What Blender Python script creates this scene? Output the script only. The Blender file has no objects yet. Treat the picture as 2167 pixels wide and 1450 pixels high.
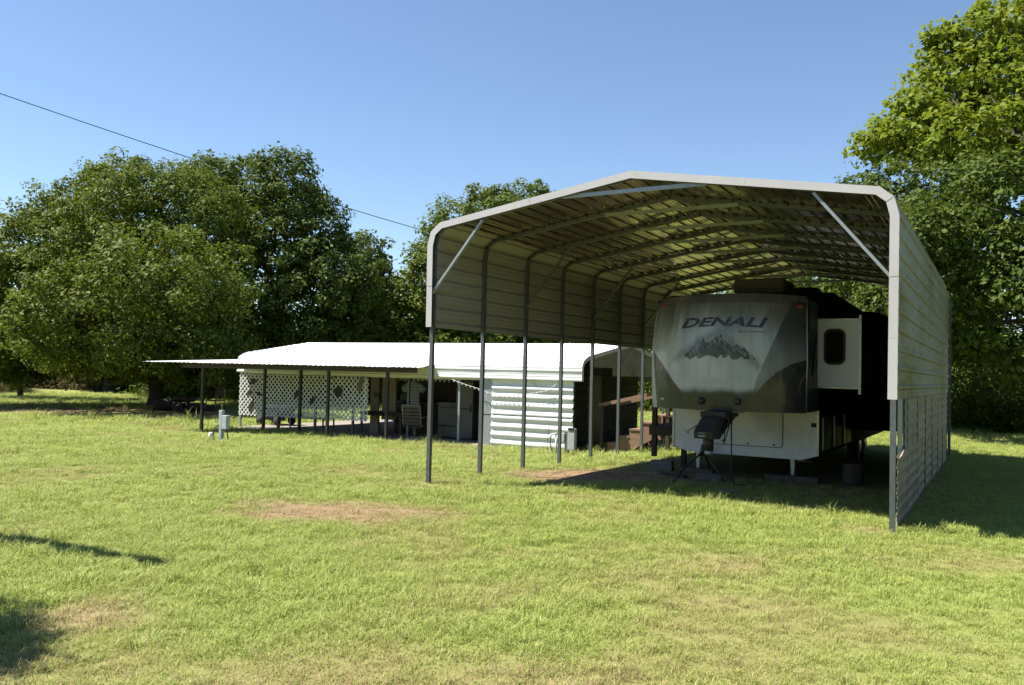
import bpy, bmesh, math, random
import numpy as np
from mathutils import Vector, Matrix

random.seed(7)
RNG = np.random.default_rng(11)
sc = bpy.context.scene
col = sc.collection
PI = math.pi

# ------------------------------------------------------------------ camera
CAM = np.array([0.0, 0.0, 1.783])
FPX, YAW, PITCH, ROLL = 1799.8, 0.52416, 0.03573, 0.02383
Fv = np.array([-math.sin(YAW)*math.cos(PITCH), math.cos(YAW)*math.cos(PITCH), math.sin(PITCH)])
R0 = np.array([math.cos(YAW), math.sin(YAW), 0.0]); U0 = np.cross(R0, Fv)
Rv = R0*math.cos(ROLL)+U0*math.sin(ROLL); Uv = np.cross(Rv, Fv)
cd = bpy.data.cameras.new('camera'); cam = bpy.data.objects.new('camera', cd); col.objects.link(cam)
cd.sensor_width = 36.0; cd.lens = FPX/2167*36.0; cd.clip_start = 0.1; cd.clip_end = 3000
m = Matrix.Identity(4)
for i in range(3):
    m[i][0] = Rv[i]; m[i][1] = Uv[i]; m[i][2] = -Fv[i]; m[i][3] = CAM[i]
cam.matrix_world = m
sc.camera = cam

# ------------------------------------------------------------------ sky, sun, exposure
SUNV = Vector((-0.54, -0.27, 1.0)).normalized()          # towards the sun
ELEV = math.asin(SUNV.z); AZ = math.atan2(SUNV.x, SUNV.y)
w = bpy.data.worlds.new('World'); sc.world = w; w.use_nodes = True
wn = w.node_tree.nodes; wl = w.node_tree.links
bg = wn['Background']
sky = wn.new('ShaderNodeTexSky'); sky.sky_type = 'NISHITA'; sky.sun_disc = False
sky.sun_elevation = ELEV; sky.sun_rotation = AZ
sky.altitude = 600; sky.air_density = 1.0; sky.dust_density = 0.0; sky.ozone_density = 2.6
wl.new(sky.outputs['Color'], bg.inputs['Color']); bg.inputs['Strength'].default_value = 0.074
sd = bpy.data.lights.new('sun', 'SUN'); sd.energy = 5.0; sd.angle = math.radians(0.53); sd.color = (1.0, 0.955, 0.88)
sun = bpy.data.objects.new('sun', sd); col.objects.link(sun)
sun.rotation_euler = SUNV.to_track_quat('Z', 'Y').to_euler(); sun.location = (-20, -10, 40)
sc.view_settings.view_transform = 'Standard'; sc.view_settings.look = 'None'
sc.view_settings.exposure = 1.28; sc.view_settings.gamma = 1.0; sc.view_settings.use_curve_mapping = False
sc.render.engine = 'CYCLES'
sc.cycles.max_bounces = 6; sc.cycles.diffuse_bounces = 1; sc.cycles.glossy_bounces = 3; sc.cycles.transmission_bounces = 4
sc.cycles.sample_clamp_indirect = 6.0

# ------------------------------------------------------------------ pixel helpers (photo pixels -> world)
def ray(u, v): return Fv + Rv*(u-1083.5)/FPX + Uv*(725-v)/FPX
def AY(u, v, y): d = ray(u, v); return CAM + d*(y/d[1])
def AX(u, v, x): d = ray(u, v); return CAM + d*(x/d[0])
def GP(u, v, z=0.0): d = ray(u, v); return CAM + d*((z-CAM[2])/d[2])
def AD(u, v, dep): return CAM + ray(u, v)*dep

def sstep(a, b, x):
    t = np.clip((np.asarray(x, float)-a)/(b-a), 0, 1); return t*t*(3-2*t)
_ph = RNG.uniform(0, 6.28, 24); _kx = RNG.normal(0, 1, 24); _ky = RNG.normal(0, 1, 24)
def noise2(x, y, f=1.0):
    s = 0
    for i in range(24):
        k = f*(0.6+0.09*i)
        s = s+np.sin(_kx[i]*k*x+_ky[i]*k*y+_ph[i])
    return s/5.0
def ground_z(x, y):
    x = np.asarray(x, float); y = np.asarray(y, float)
    s = sstep(5.5, 9.5, -x)*sstep(12, 19, y)
    return -0.25*s + 0.018*noise2(x, y, 0.7)*(0.4+0.6*sstep(0, 3, np.abs(x+4.4)-3.6))
def gz(x, y): return float(ground_z(x, y))

# ------------------------------------------------------------------ tagging and objects
ORI = {}
def tag(o, label=None, cat=None, group=None, kind=None):
    if label: o['label'] = label
    if cat: o['category'] = cat
    if group: o['group'] = group
    if kind: o['kind'] = kind
    return o
def empty(name, loc, label=None, cat=None, group=None):
    o = bpy.data.objects.new(name, None); col.objects.link(o); o.location = loc
    o.empty_display_size = 0.2
    ORI[o.name] = Vector(loc)
    return tag(o, label, cat, group)
def copy_tree(o, parent=None):
    c = o.copy(); col.objects.link(c); c.parent = parent
    for ch in o.children:
        if ch is not c: copy_tree(ch, c)
    return c

class MB:
    """collects boxes, bars, tubes, sheets -> one mesh object"""
    def __init__(s): s.v = []; s.f = []; s.m = []; s.sm = []
    def add(s, vs, fs, mi=0, smooth=False):
        b = len(s.v); s.v += [tuple(float(c) for c in p) for p in vs]
        for f in fs: s.f.append(tuple(b+i for i in f)); s.m.append(mi); s.sm.append(smooth)
        return s
    def box(s, c, d, rz=0, mi=0, bev=0.0, M=None):
        hx, hy, hz = d[0]/2, d[1]/2, d[2]/2
        if bev > 0 and min(d) > 2.2*bev:
            bm = bmesh.new(); bmesh.ops.create_cube(bm, size=1)
            for q in bm.verts: q.co = Vector((q.co.x*d[0], q.co.y*d[1], q.co.z*d[2]))
            bmesh.ops.bevel(bm, geom=bm.edges[:], offset=bev, segments=2, profile=0.5, affect='EDGES')
            vs = [q.co.copy() for q in bm.verts]; fs = [[q.index for q in f.verts] for f in bm.faces]; bm.free()
        else:
            vs = [Vector((x, y, z)) for x in (-hx, hx) for y in (-hy, hy) for z in (-hz, hz)]
            fs = [(0, 1, 3, 2), (4, 6, 7, 5), (0, 4, 5, 1), (2, 3, 7, 6), (0, 2, 6, 4), (1, 5, 7, 3)]
        if M is None: M = Matrix.Rotation(rz, 3, 'Z')
        s.add([M @ q + Vector(c) for q in vs], fs, mi); return s
    def bx(s, x0, x1, y0, y1, z0, z1, mi=0, bev=0.0):
        return s.box(((x0+x1)/2, (y0+y1)/2, (z0+z1)/2), (abs(x1-x0), abs(y1-y0), abs(z1-z0)), 0, mi, bev)
    def bar(s, a, b, w_, h, up=(0, 0, 1), mi=0):
        a = Vector(a); b = Vector(b); d = b-a; L = d.length; d.normalize()
        u = Vector(up)
        if abs(d.dot(u)) > 0.98: u = Vector((1, 0, 0))
        sx = d.cross(u).normalized(); sz = sx.cross(d).normalized()
        M = Matrix((sx, d, sz)).transposed()
        return s.box((a+b)/2, (w_, L, h), mi=mi, M=M)
    def tube(s, pts, r, n=8, mi=0, closed=False, cap=True):
        P = [Vector(p) for p in pts]; N = len(P); rr = r if isinstance(r, (list, tuple)) else [r]*N
        vs = []; prev = None
        for i in range(N):
            if closed: t = P[(i+1) % N]-P[i-1]
            else: t = P[min(i+1, N-1)]-P[max(i-1, 0)]
            t.normalize()
            if prev is None:
                prev = t.orthogonal().normalized()
            x = (prev-t*prev.dot(t)); x = x.normalized() if x.length > 1e-6 else t.orthogonal().normalized()
            prev = x; y = t.cross(x)
            for k in range(n):
                a = 2*PI*k/n; vs.append(P[i]+(x*math.cos(a)+y*math.sin(a))*rr[i])
        fs = []
        for i in range(N if closed else N-1):
            for k in range(n):
                a = i*n+k; b = i*n+(k+1) % n; c = ((i+1) % N)*n+(k+1) % n; d = ((i+1) % N)*n+k
                fs.append((a, b, c, d))
        if cap and not closed: fs += [tuple(range(n-1, -1, -1)), tuple((N-1)*n+k for k in range(n))]
        s.add(vs, fs, mi, True); return s
    def lathe(s, c, prof, n=20, mi=0):
        vs = []; fs = []; N = len(prof)
        for r, z in prof:
            for k in range(n):
                a = 2*PI*k/n; vs.append((c[0]+r*math.cos(a), c[1]+r*math.sin(a), c[2]+z))
        for i in range(N-1):
            for k in range(n): fs.append((i*n+k, i*n+(k+1) % n, (i+1)*n+(k+1) % n, (i+1)*n+k))
        fs += [tuple(range(n-1, -1, -1)), tuple((N-1)*n+k for k in range(n))]
        s.add(vs, fs, mi, True); return s
    def prism(s, poly, fn0, fn1, mi=0):
        """poly of 2-D points; fn0/fn1 map a 2-D point to the two end faces"""
        n = len(poly); vs = [fn0(p) for p in poly]+[fn1(p) for p in poly]
        fs = [tuple(range(n)), tuple(range(2*n-1, n-1, -1))]+[(i, i+n, (i+1) % n+n, (i+1) % n) for i in range(n)]
        s.add(vs, fs, mi); return s
    def build(s, name, mats, parent=None, fix=True):
        me = bpy.data.meshes.new(name); o = bpy.data.objects.new(name, me); col.objects.link(o)
        off = ORI.get(parent.name, Vector((0, 0, 0))) if parent else Vector((0, 0, 0))
        me.from_pydata([(p[0]-off.x, p[1]-off.y, p[2]-off.z) for p in s.v], [], s.f)
        if not isinstance(mats, (list, tuple)): mats = [mats]
        for q in mats: me.materials.append(q)
        me.polygons.foreach_set('material_index', s.m); me.polygons.foreach_set('use_smooth', s.sm)
        if fix:
            bm = bmesh.new(); bm.from_mesh(me); bmesh.ops.recalc_face_normals(bm, faces=bm.faces[:]); bm.to_mesh(me); bm.free()
        me.update()
        if parent: o.parent = parent; ORI[o.name] = off.copy()
        return o

# ------------------------------------------------------------------ materials
def new_mat(name):
    m_ = bpy.data.materials.new(name); m_.use_nodes = True
    nt = m_.node_tree; return m_, nt.nodes, nt.links, nt.nodes['Principled BSDF']
def mix_col(n, l, fac, a, b, mode='MIX'):
    x = n.new('ShaderNodeMix'); x.data_type = 'RGBA'; x.blend_type = mode
    if isinstance(fac, (int, float)): x.inputs[0].default_value = fac
    else: l.new(fac, x.inputs[0])
    for s_, val in ((6, a), (7, b)):
        if isinstance(val, (tuple, list)): x.inputs[s_].default_value = (*val[:3], 1)
        else: l.new(val, x.inputs[s_])
    return x.outputs[2]
def ramp(n, l, fac, p0, p1, c0=0.0, c1=1.0):
    r = n.new('ShaderNodeMapRange'); l.new(fac, r.inputs[0])
    r.inputs[1].default_value = p0; r.inputs[2].default_value = p1; r.inputs[3].default_value = c0; r.inputs[4].default_value = c1
    return r.outputs[0]
def tex_noise(n, l, scale, detail=4, rough=0.6, sc3=None, coord='Position'):
    if coord == 'Position':
        g = n.new('ShaderNodeNewGeometry').outputs['Position']
    else:
        g = n.new('ShaderNodeTexCoord').outputs[coord]
    if sc3:
        mp = n.new('ShaderNodeMapping'); mp.inputs['Scale'].default_value = sc3; l.new(g, mp.inputs[0]); g = mp.outputs[0]
    t = n.new('ShaderNodeTexNoise'); t.inputs['Scale'].default_value = scale; t.inputs['Detail'].default_value = detail
    t.inputs['Roughness'].default_value = rough; l.new(g, t.inputs['Vector']); return t.outputs['Fac']
def bump(n, l, b, h, strength=0.3, dist=0.01):
    x = n.new('ShaderNodeBump'); x.inputs['Strength'].default_value = strength; x.inputs['Distance'].default_value = dist
    l.new(h, x.inputs['Height']); l.new(x.outputs[0], b.inputs['Normal'])
def surf(name, c, c2=None, rough=0.6, metal=0.0, scale=4.0, sc3=None, stain=None, stain_scale=1.5, stain_sc3=None, stain_lo=0.52, stain_hi=0.72,
         bmp=0.0, bscale=40.0, bdist=0.004, spec=0.5, coat=0.0, rvar=0.12):
    m_, n, l, b = new_mat(name)
    c2 = c2 or tuple(x*0.75 for x in c)
    f = tex_noise(n, l, scale, 5, 0.62, sc3)
    co = mix_col(n, l, ramp(n, l, f, 0.3, 0.7), c, c2)
    if stain:
        f2 = tex_noise(n, l, stain_scale, 6, 0.65, stain_sc3)
        co = mix_col(n, l, ramp(n, l, f2, stain_lo, stain_hi), co, stain)
    l.new(co, b.inputs['Base Color'])
    l.new(ramp(n, l, tex_noise(n, l, scale*2.3, 4, 0.6, sc3), 0.3, 0.7, max(0.02, rough-rvar), min(1, rough+rvar)), b.inputs['Roughness'])
    b.inputs['Metallic'].default_value = metal; b.inputs['Specular IOR Level'].default_value = spec; b.inputs['Coat Weight'].default_value = coat
    if bmp > 0: bump(n, l, b, tex_noise(n, l, bscale, 4, 0.6, sc3), bmp, bdist)
    return m_

M = {}
M['roof_white'] = surf('white_roof_paint', (0.80, 0.80, 0.79), (0.73, 0.73, 0.72), 0.45, scale=0.8, stain=(0.55, 0.54, 0.52), stain_scale=0.9, stain_lo=0.6, stain_hi=0.85)
M['wall_white'] = surf('white_wall_paint', (0.78, 0.78, 0.77), (0.68, 0.69, 0.69), 0.42, scale=1.2, stain=(0.45, 0.43, 0.38), stain_scale=2.2, stain_lo=0.62, stain_hi=0.85)
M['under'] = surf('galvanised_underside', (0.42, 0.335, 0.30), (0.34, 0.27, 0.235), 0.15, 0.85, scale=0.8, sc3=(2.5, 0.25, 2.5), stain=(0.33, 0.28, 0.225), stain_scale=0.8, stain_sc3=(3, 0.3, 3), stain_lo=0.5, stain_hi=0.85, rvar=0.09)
M['under_wall'] = surf('matte_wall_inside', (0.40, 0.37, 0.35), (0.34, 0.315, 0.295), 0.55, 0.15, scale=0.8, sc3=(2, 0.25, 2), stain=(0.27, 0.235, 0.205), stain_scale=0.8, stain_sc3=(3, 0.3, 3), stain_lo=0.55, stain_hi=0.85)
M['sheet_out'] = surf('weathered_wall_sheet', (0.25, 0.255, 0.245), (0.19, 0.20, 0.185), 0.55, 0.1, scale=2.5, sc3=(1, 0.5, 3), stain=(0.125, 0.135, 0.055), stain_scale=0.55, stain_sc3=(1, 0.6, 1), stain_lo=0.46, stain_hi=0.62, bmp=0.1, bscale=9)
M['sheet_low'] = surf('weathered_lower_sheet', (0.24, 0.225, 0.205), (0.18, 0.17, 0.155), 0.6, 0.1, scale=3, sc3=(1, 0.4, 2), stain=(0.11, 0.09, 0.065), stain_scale=1.6, stain_lo=0.5, stain_hi=0.75, bmp=0.1, bscale=9)
M['end_wall'] = surf('dark_end_wall_sheet', (0.045, 0.041, 0.038), (0.03, 0.028, 0.026), 0.8, spec=0.1, scale=3, stain=(0.03, 0.026, 0.023), stain_scale=1.3)  # near-black tone over the whole recessed end wall
M['trim'] = surf('pale_trim_paint', (0.54, 0.51, 0.52), (0.48, 0.455, 0.46), 0.4, scale=1.7, stain=(0.42, 0.40, 0.37), stain_scale=3, stain_lo=0.6, stain_hi=0.85)
M['steel'] = surf('galvanised_tube', (0.15, 0.16, 0.17), (0.11, 0.12, 0.13), 0.5, 0.5, scale=14, stain=(0.16, 0.11, 0.08), stain_scale=6, stain_lo=0.66, stain_hi=0.8)
M['steel_light'] = surf('bright_galvanised_steel', (0.38, 0.40, 0.42), (0.30, 0.32, 0.34), 0.45, 0.5, scale=20)
M['brown_paint'] = surf('dark_brown_paint', (0.055, 0.032, 0.026), (0.038, 0.024, 0.020), 0.6, scale=5)
M['brown_post'] = surf('brown_black_post', (0.030, 0.022, 0.019), (0.020, 0.016, 0.015), 0.55, scale=6)
M['lattice'] = surf('white_lattice_plastic', (0.78, 0.78, 0.76), (0.66, 0.66, 0.63), 0.5, scale=6)
M['concrete'] = surf('concrete', (0.28, 0.24, 0.205), (0.20, 0.17, 0.145), 0.85, scale=2.2, stain=(0.22, 0.17, 0.13), stain_scale=1.1, stain_lo=0.5, stain_hi=0.75, bmp=0.3, bscale=60)
M['block'] = surf('concrete_block', (0.20, 0.185, 0.17), (0.14, 0.13, 0.12), 0.9, scale=12, bmp=0.5, bscale=90)
M['wood'] = surf('weathered_board', (0.27, 0.165, 0.10), (0.19, 0.11, 0.068), 0.75, scale=6, sc3=(1, 6, 6), bmp=0.3, bscale=30)
M['wood_dark'] = surf('dark_stained_board', (0.055, 0.034, 0.026), (0.036, 0.023, 0.018), 0.75, scale=6, sc3=(1, 6, 6), bmp=0.3, bscale=30)
M['wood_grey'] = surf('grey_old_wood', (0.15, 0.115, 0.085), (0.09, 0.07, 0.055), 0.85, scale=8, sc3=(3, 3, 0.7), bmp=0.4, bscale=40)
M['black'] = surf('black_plastic', (0.018, 0.018, 0.020), (0.012, 0.012, 0.013), 0.5, scale=8)
M['navy'] = surf('dark_pin_box_plastic', (0.020, 0.022, 0.034), (0.014, 0.016, 0.024), 0.42, scale=8)
M['dark_steel'] = surf('dark_steel', (0.06, 0.06, 0.062), (0.04, 0.04, 0.042), 0.5, 0.4, scale=10, stain=(0.09, 0.05, 0.03), stain_scale=5)
M['rubber'] = surf('rubber', (0.022, 0.022, 0.022), (0.016, 0.016, 0.016), 0.85, scale=10)
M['rv_white'] = surf('rv_white_fibreglass', (0.80, 0.79, 0.86), (0.73, 0.72, 0.79), 0.28, scale=1.2, stain=(0.58, 0.58, 0.60), stain_scale=1.6, stain_lo=0.55, stain_hi=0.8, coat=0.3)
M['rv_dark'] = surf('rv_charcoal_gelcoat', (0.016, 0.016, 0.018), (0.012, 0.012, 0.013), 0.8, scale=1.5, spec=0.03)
M['rv_grey'] = surf('rv_mid_grey_gelcoat', (0.085, 0.087, 0.092), (0.065, 0.067, 0.071), 0.5, scale=1.5, spec=0.25)
M['rv_roof'] = surf('rv_roof_membrane', (0.35, 0.33, 0.31), (0.22, 0.20, 0.19), 0.8, scale=2)
M['ac'] = surf('aged_ac_plastic', (0.28, 0.24, 0.21), (0.20, 0.17, 0.15), 0.7, scale=4, sc3=(4, 1, 1))
M['letters'] = surf('dark_grey_print', (0.045, 0.048, 0.052), (0.03, 0.032, 0.035), 0.3)
M['letters_small'] = surf('blue_grey_print', (0.14, 0.15, 0.16), (0.10, 0.11, 0.12), 0.35)
M['alu'] = surf('aluminium_edge', (0.55, 0.56, 0.57), (0.45, 0.46, 0.47), 0.35, 0.6, scale=9)
M['red_lens'] = surf('red_lens', (0.30, 0.03, 0.02), (0.2, 0.02, 0.015), 0.25)
M['red_wood'] = surf('red_brown_panelling', (0.055, 0.028, 0.021), (0.038, 0.020, 0.015), 0.6, scale=3, sc3=(5, 5, 0.6))
M['beige'] = surf('beige_painted_panel', (0.36, 0.28, 0.20), (0.31, 0.24, 0.17), 0.6, scale=2.5, stain=(0.24, 0.19, 0.14), stain_scale=3)
M['appliance'] = surf('cream_enamel', (0.12, 0.113, 0.103), (0.10, 0.094, 0.088), 0.35, scale=2)
M['box_grey'] = surf('grey_enamel_box', (0.40, 0.43, 0.45), (0.33, 0.36, 0.38), 0.5, scale=8, stain=(0.25, 0.22, 0.19), stain_scale=9, stain_lo=0.6)
M['pvc'] = surf('white_pvc', (0.70, 0.69, 0.66), (0.58, 0.57, 0.53), 0.4, scale=10)
M['brass'] = surf('brass', (0.24, 0.17, 0.075), (0.18, 0.13, 0.06), 0.45, 0.6, scale=12)
M['sling'] = surf('woven_vinyl_strap', (0.11, 0.09, 0.08), (0.09, 0.074, 0.065), 0.7, scale=20)
M['chair_frame'] = surf('tan_powder_coat', (0.42, 0.36, 0.31), (0.34, 0.29, 0.25), 0.45, scale=12)
M['ornament'] = surf('rusty_cut_metal', (0.022, 0.025, 0.027), (0.040, 0.024, 0.018), 0.6, 0.3, scale=9)
M['flag_red'] = surf('faded_red_cloth', (0.11, 0.03, 0.03), (0.08, 0.025, 0.025), 0.9)
M['flag_white'] = surf('faded_white_cloth', (0.32, 0.30, 0.28), (0.26, 0.24, 0.22), 0.9)
M['bulb'] = surf('clear_bulb', (0.62, 0.62, 0.60), (0.5, 0.5, 0.5), 0.15)
M['wire'] = surf('dark_cable', (0.03, 0.032, 0.036), (0.02, 0.02, 0.024), 0.6)
M['skin'] = surf('skin', (0.42, 0.26, 0.19), (0.36, 0.22, 0.16), 0.55)
M['hair'] = surf('grey_brown_hair', (0.12, 0.10, 0.085), (0.07, 0.06, 0.05), 0.7, scale=40)
M['trousers'] = surf('black_trousers', (0.015, 0.015, 0.018), (0.010, 0.010, 0.012), 0.9)
M['bark'] = surf('bark', (0.085, 0.068, 0.054), (0.045, 0.036, 0.030), 0.9, scale=5, sc3=(2, 2, 0.5), bmp=0.8, bscale=14, bdist=0.03)
M['bark_pale'] = surf('pale_bark', (0.30, 0.27, 0.22), (0.16, 0.13, 0.10), 0.85, scale=3, bmp=0.5, bscale=10, bdist=0.02)

def checked_shirt():
    m_, n, l, b = new_mat('pale_checked_cotton')
    g = n.new('ShaderNodeNewGeometry').outputs['Position']
    s_ = n.new('ShaderNodeSeparateXYZ'); l.new(g, s_.inputs[0])
    outs = []
    for ax in (0, 2):
        mm = n.new('ShaderNodeMath'); mm.operation = 'MULTIPLY'; l.new(s_.outputs[ax], mm.inputs[0]); mm.inputs[1].default_value = 75
        sn = n.new('ShaderNodeMath'); sn.operation = 'SINE'; l.new(mm.outputs[0], sn.inputs[0]); outs.append(ramp(n, l, sn.outputs[0], 0.55, 0.8))
    mx = n.new('ShaderNodeMath'); mx.operation = 'MAXIMUM'; l.new(outs[0], mx.inputs[0]); l.new(outs[1], mx.inputs[1])
    l.new(mix_col(n, l, mx.outputs[0], (0.30, 0.30, 0.29), (0.15, 0.16, 0.18)), b.inputs['Base Color'])
    b.inputs['Roughness'].default_value = 0.9
    return m_
M['shirt'] = checked_shirt()

def glass_mat():
    m_, n, l, b = new_mat('dark_tinted_glass')
    b.inputs['Base Color'].default_value = (0.010, 0.011, 0.012, 1); b.inputs['Roughness'].default_value = 0.03
    b.inputs['Specular IOR Level'].default_value = 0.5
    bump(n, l, b, tex_noise(n, l, 5, 2, 0.5), 0.08, 0.01)
    return m_
M['glass'] = glass_mat()

def leaf_mat(name, a, b_, c, trans=0.30, rough=0.58, yel=0.35):
    m_, n, l, b = new_mat(name)
    ri = n.new('ShaderNodeNewGeometry').outputs['Random Per Island']
    f = tex_noise(n, l, 0.55, 3, 0.55)
    base = mix_col(n, l, ramp(n, l, ri, 0, 1), a, b_)
    base = mix_col(n, l, ramp(n, l, f, 0.48, 0.72, 0, yel), base, c)
    l.new(base, b.inputs['Base Color']); b.inputs['Roughness'].default_value = rough; b.inputs['Specular IOR Level'].default_value = 0.12
    t = n.new('ShaderNodeBsdfTranslucent'); l.new(mix_col(n, l, 0.5, base, (c[0]*1.3, c[1]*1.35, c[2]*0.8)), t.inputs[0])
    mx = n.new('ShaderNodeMixShader'); mx.inputs[0].default_value = trans
    l.new(b.outputs[0], mx.inputs[1]); l.new(t.outputs[0], mx.inputs[2])
    l.new(mx.outputs[0], n['Material Output'].inputs[0])
    return m_
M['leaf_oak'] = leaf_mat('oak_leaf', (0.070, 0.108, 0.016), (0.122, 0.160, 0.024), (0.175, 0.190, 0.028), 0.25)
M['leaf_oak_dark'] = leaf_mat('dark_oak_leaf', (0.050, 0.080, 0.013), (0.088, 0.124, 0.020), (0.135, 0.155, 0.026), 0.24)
M['leaf_syc'] = leaf_mat('broad_yellow_green_leaf', (0.110, 0.155, 0.014), (0.175, 0.220, 0.020), (0.24, 0.26, 0.026), 0.40, 0.5, 0.45)
M['leaf_brush'] = leaf_mat('dry_brush_leaf', (0.075, 0.070, 0.036), (0.14, 0.11, 0.06), (0.19, 0.14, 0.085), 0.2, 0.7, 0.7)
M['leaf_dry_grass'] = leaf_mat('tall_dry_grass_blade', (0.26, 0.22, 0.13), (0.34, 0.29, 0.18), (0.20, 0.20, 0.09), 0.25, 0.6, 0.5)

# ------------------------------------------------------------------ lawn dryness map
BROWN = GP(700, 1082); BROWN2 = GP(1250, 1008); PEB = GP(200, 1305)
CAMH = np.array([Fv[0], Fv[1]])/math.hypot(Fv[0], Fv[1]); CAMR = np.array([CAMH[1], -CAMH[0]])
def patch(x, y, p, ru, rd):
    dx = x-p[0]; dy = y-p[1]; a = (dx*CAMR[0]+dy*CAMR[1])/ru; d = (dx*CAMH[0]+dy*CAMH[1])/rd
    return np.exp(-(a*a+d*d)**1.5)
def dryness(x, y):
    x = np.asarray(x, float); y = np.asarray(y, float)
    d = 0.15+0.11*noise2(x, y, 1.1)+0.07*noise2(x+31, y-7, 3.1)
    d = d+0.80*patch(x, y, BROWN, 1.25, 0.8)*(0.75+0.3*noise2(x, y, 4))
    d = d+0.85*patch(x, y, BROWN2, 1.5, 0.9)+0.35*patch(x, y, GP(1540, 1000), 2.2, 2.0)
    d = d+0.25*patch(x, y, PEB, 0.5, 0.4)+0.24*patch(x, y, GP(900, 1440), 2.8, 0.6)+0.15*patch(x, y, GP(1700, 1180), 2.5, 0.8)
    d = d+0.5*np.exp(-(((x+1.4)/0.35)**2+((y-11.0)/0.4)**2))
    d = d+0.6*patch(x, y, GP(230, 872, -.25), 6.5, 2.6)
    return np.clip(d, 0, 1)

def ground_mat():
    m_, n, l, b = new_mat('lawn_soil')
    at = n.new('ShaderNodeAttribute'); at.attribute_name = 'dry'
    f = tex_noise(n, l, 6.0, 8, 0.75); f2 = tex_noise(n, l, 55.0, 4, 0.7)
    green = mix_col(n, l, f, (0.20, 0.24, 0.055), (0.27, 0.30, 0.085))
    straw = mix_col(n, l, f2, (0.32, 0.24, 0.13), (0.20, 0.145, 0.075))
    soil = mix_col(n, l, f, (0.36, 0.22, 0.135), (0.25, 0.15, 0.095))
    c = mix_col(n, l, ramp(n, l, at.outputs['Fac'], 0.15, 0.6), green, straw)
    c = mix_col(n, l, ramp(n, l, at.outputs['Fac'], 0.62, 0.95), c, soil)
    c = mix_col(n, l, ramp(n, l, f2, 0.3, 0.6, 0.5, 0.0), c, (0.05, 0.048, 0.022))
    l.new(c, b.inputs['Base Color']); b.inputs['Roughness'].default_value = 0.95; b.inputs['Specular IOR Level'].default_value = 0.1
    bump(n, l, b, f2, 0.7, 0.03)
    return m_
M['ground'] = ground_mat()

def grass_mat():
    m_, n, l, b = new_mat('grass_blade')
    ri = n.new('ShaderNodeNewGeometry').outputs['Random Per Island']
    at = n.new('ShaderNodeAttribute'); at.attribute_name = 'dry'; at.attribute_type = 'INSTANCER'
    tip = n.new('ShaderNodeAttribute'); tip.attribute_name = 'tip'
    oi = n.new('ShaderNodeObjectInfo')
    g1 = mix_col(n, l, ri, (0.265, 0.35, 0.058), (0.39, 0.46, 0.108))
    g1 = mix_col(n, l, ramp(n, l, oi.outputs['Random'], 0, 1, 0, 0.5), g1, (0.37, 0.425, 0.09))
    g1 = mix_col(n, l, ramp(n, l, tip.outputs['Fac'], 0.3, 1.0, 0, 0.35), g1, (0.46, 0.45, 0.20))
    s1 = mix_col(n, l, ri, (0.60, 0.46, 0.27), (0.46, 0.33, 0.185))
    ad = n.new('ShaderNodeMath'); ad.operation = 'ADD'; l.new(at.outputs['Fac'], ad.inputs[0])
    l.new(ramp(n, l, ri, 0, 1, -0.28, 0.28), ad.inputs[1])
    c = mix_col(n, l, ramp(n, l, ad.outputs[0], 0.34, 0.52), g1, s1)
    l.new(c, b.inputs['Base Color']); b.inputs['Roughness'].default_value = 0.5; b.inputs['Specular IOR Level'].default_value = 0.35
    t = n.new('ShaderNodeBsdfTranslucent'); l.new(c, t.inputs[0])
    mx = n.new('ShaderNodeMixShader'); mx.inputs[0].default_value = 0.38
    l.new(b.outputs[0], mx.inputs[1]); l.new(t.outputs[0], mx.inputs[2]); l.new(mx.outputs[0], n['Material Output'].inputs[0])
    return m_
M['grass'] = grass_mat()

# ------------------------------------------------------------------ ground
def make_ground():
    xs = np.concatenate([[-1500, -600, -250, -120], np.arange(-80, -24, 2.0), np.arange(-24, 8, 0.25), np.arange(8, 40, 3.0), [60, 120, 250, 600, 1500]])
    ys = np.concatenate([[-1500, -500, -150, -50, -20], np.arange(-10, 1, 1.0), np.arange(1, 30, 0.25), np.arange(30, 80, 2.0), [100, 150, 300, 700, 1600]])
    X, Y = np.meshgrid(xs, ys); Z = ground_z(X, Y)
    far = sstep(60, 110, np.hypot(X, Y)); Z = Z*(1-far)-0.2*far
    nx, ny = len(xs), len(ys)
    idx = np.arange(nx*ny).reshape(ny, nx)
    q = np.stack([idx[:-1, :-1], idx[:-1, 1:], idx[1:, 1:], idx[1:, :-1]], -1).reshape(-1, 4)
    me = bpy.data.meshes.new('lawn'); me.from_pydata(np.stack([X, Y, Z], -1).reshape(-1, 3).tolist(), [], q.tolist())
    at = me.attributes.new('dry', 'FLOAT', 'POINT'); at.data.foreach_set('value', dryness(X, Y).ravel().astype(np.float32))
    me.materials.append(M['ground']); me.polygons.foreach_set('use_smooth', [True]*len(me.polygons))
    o = bpy.data.objects.new('lawn', me); col.objects.link(o)
    tag(o, 'green lawn with dry straw patches round the carport', 'lawn', kind='structure')
make_ground()

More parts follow.
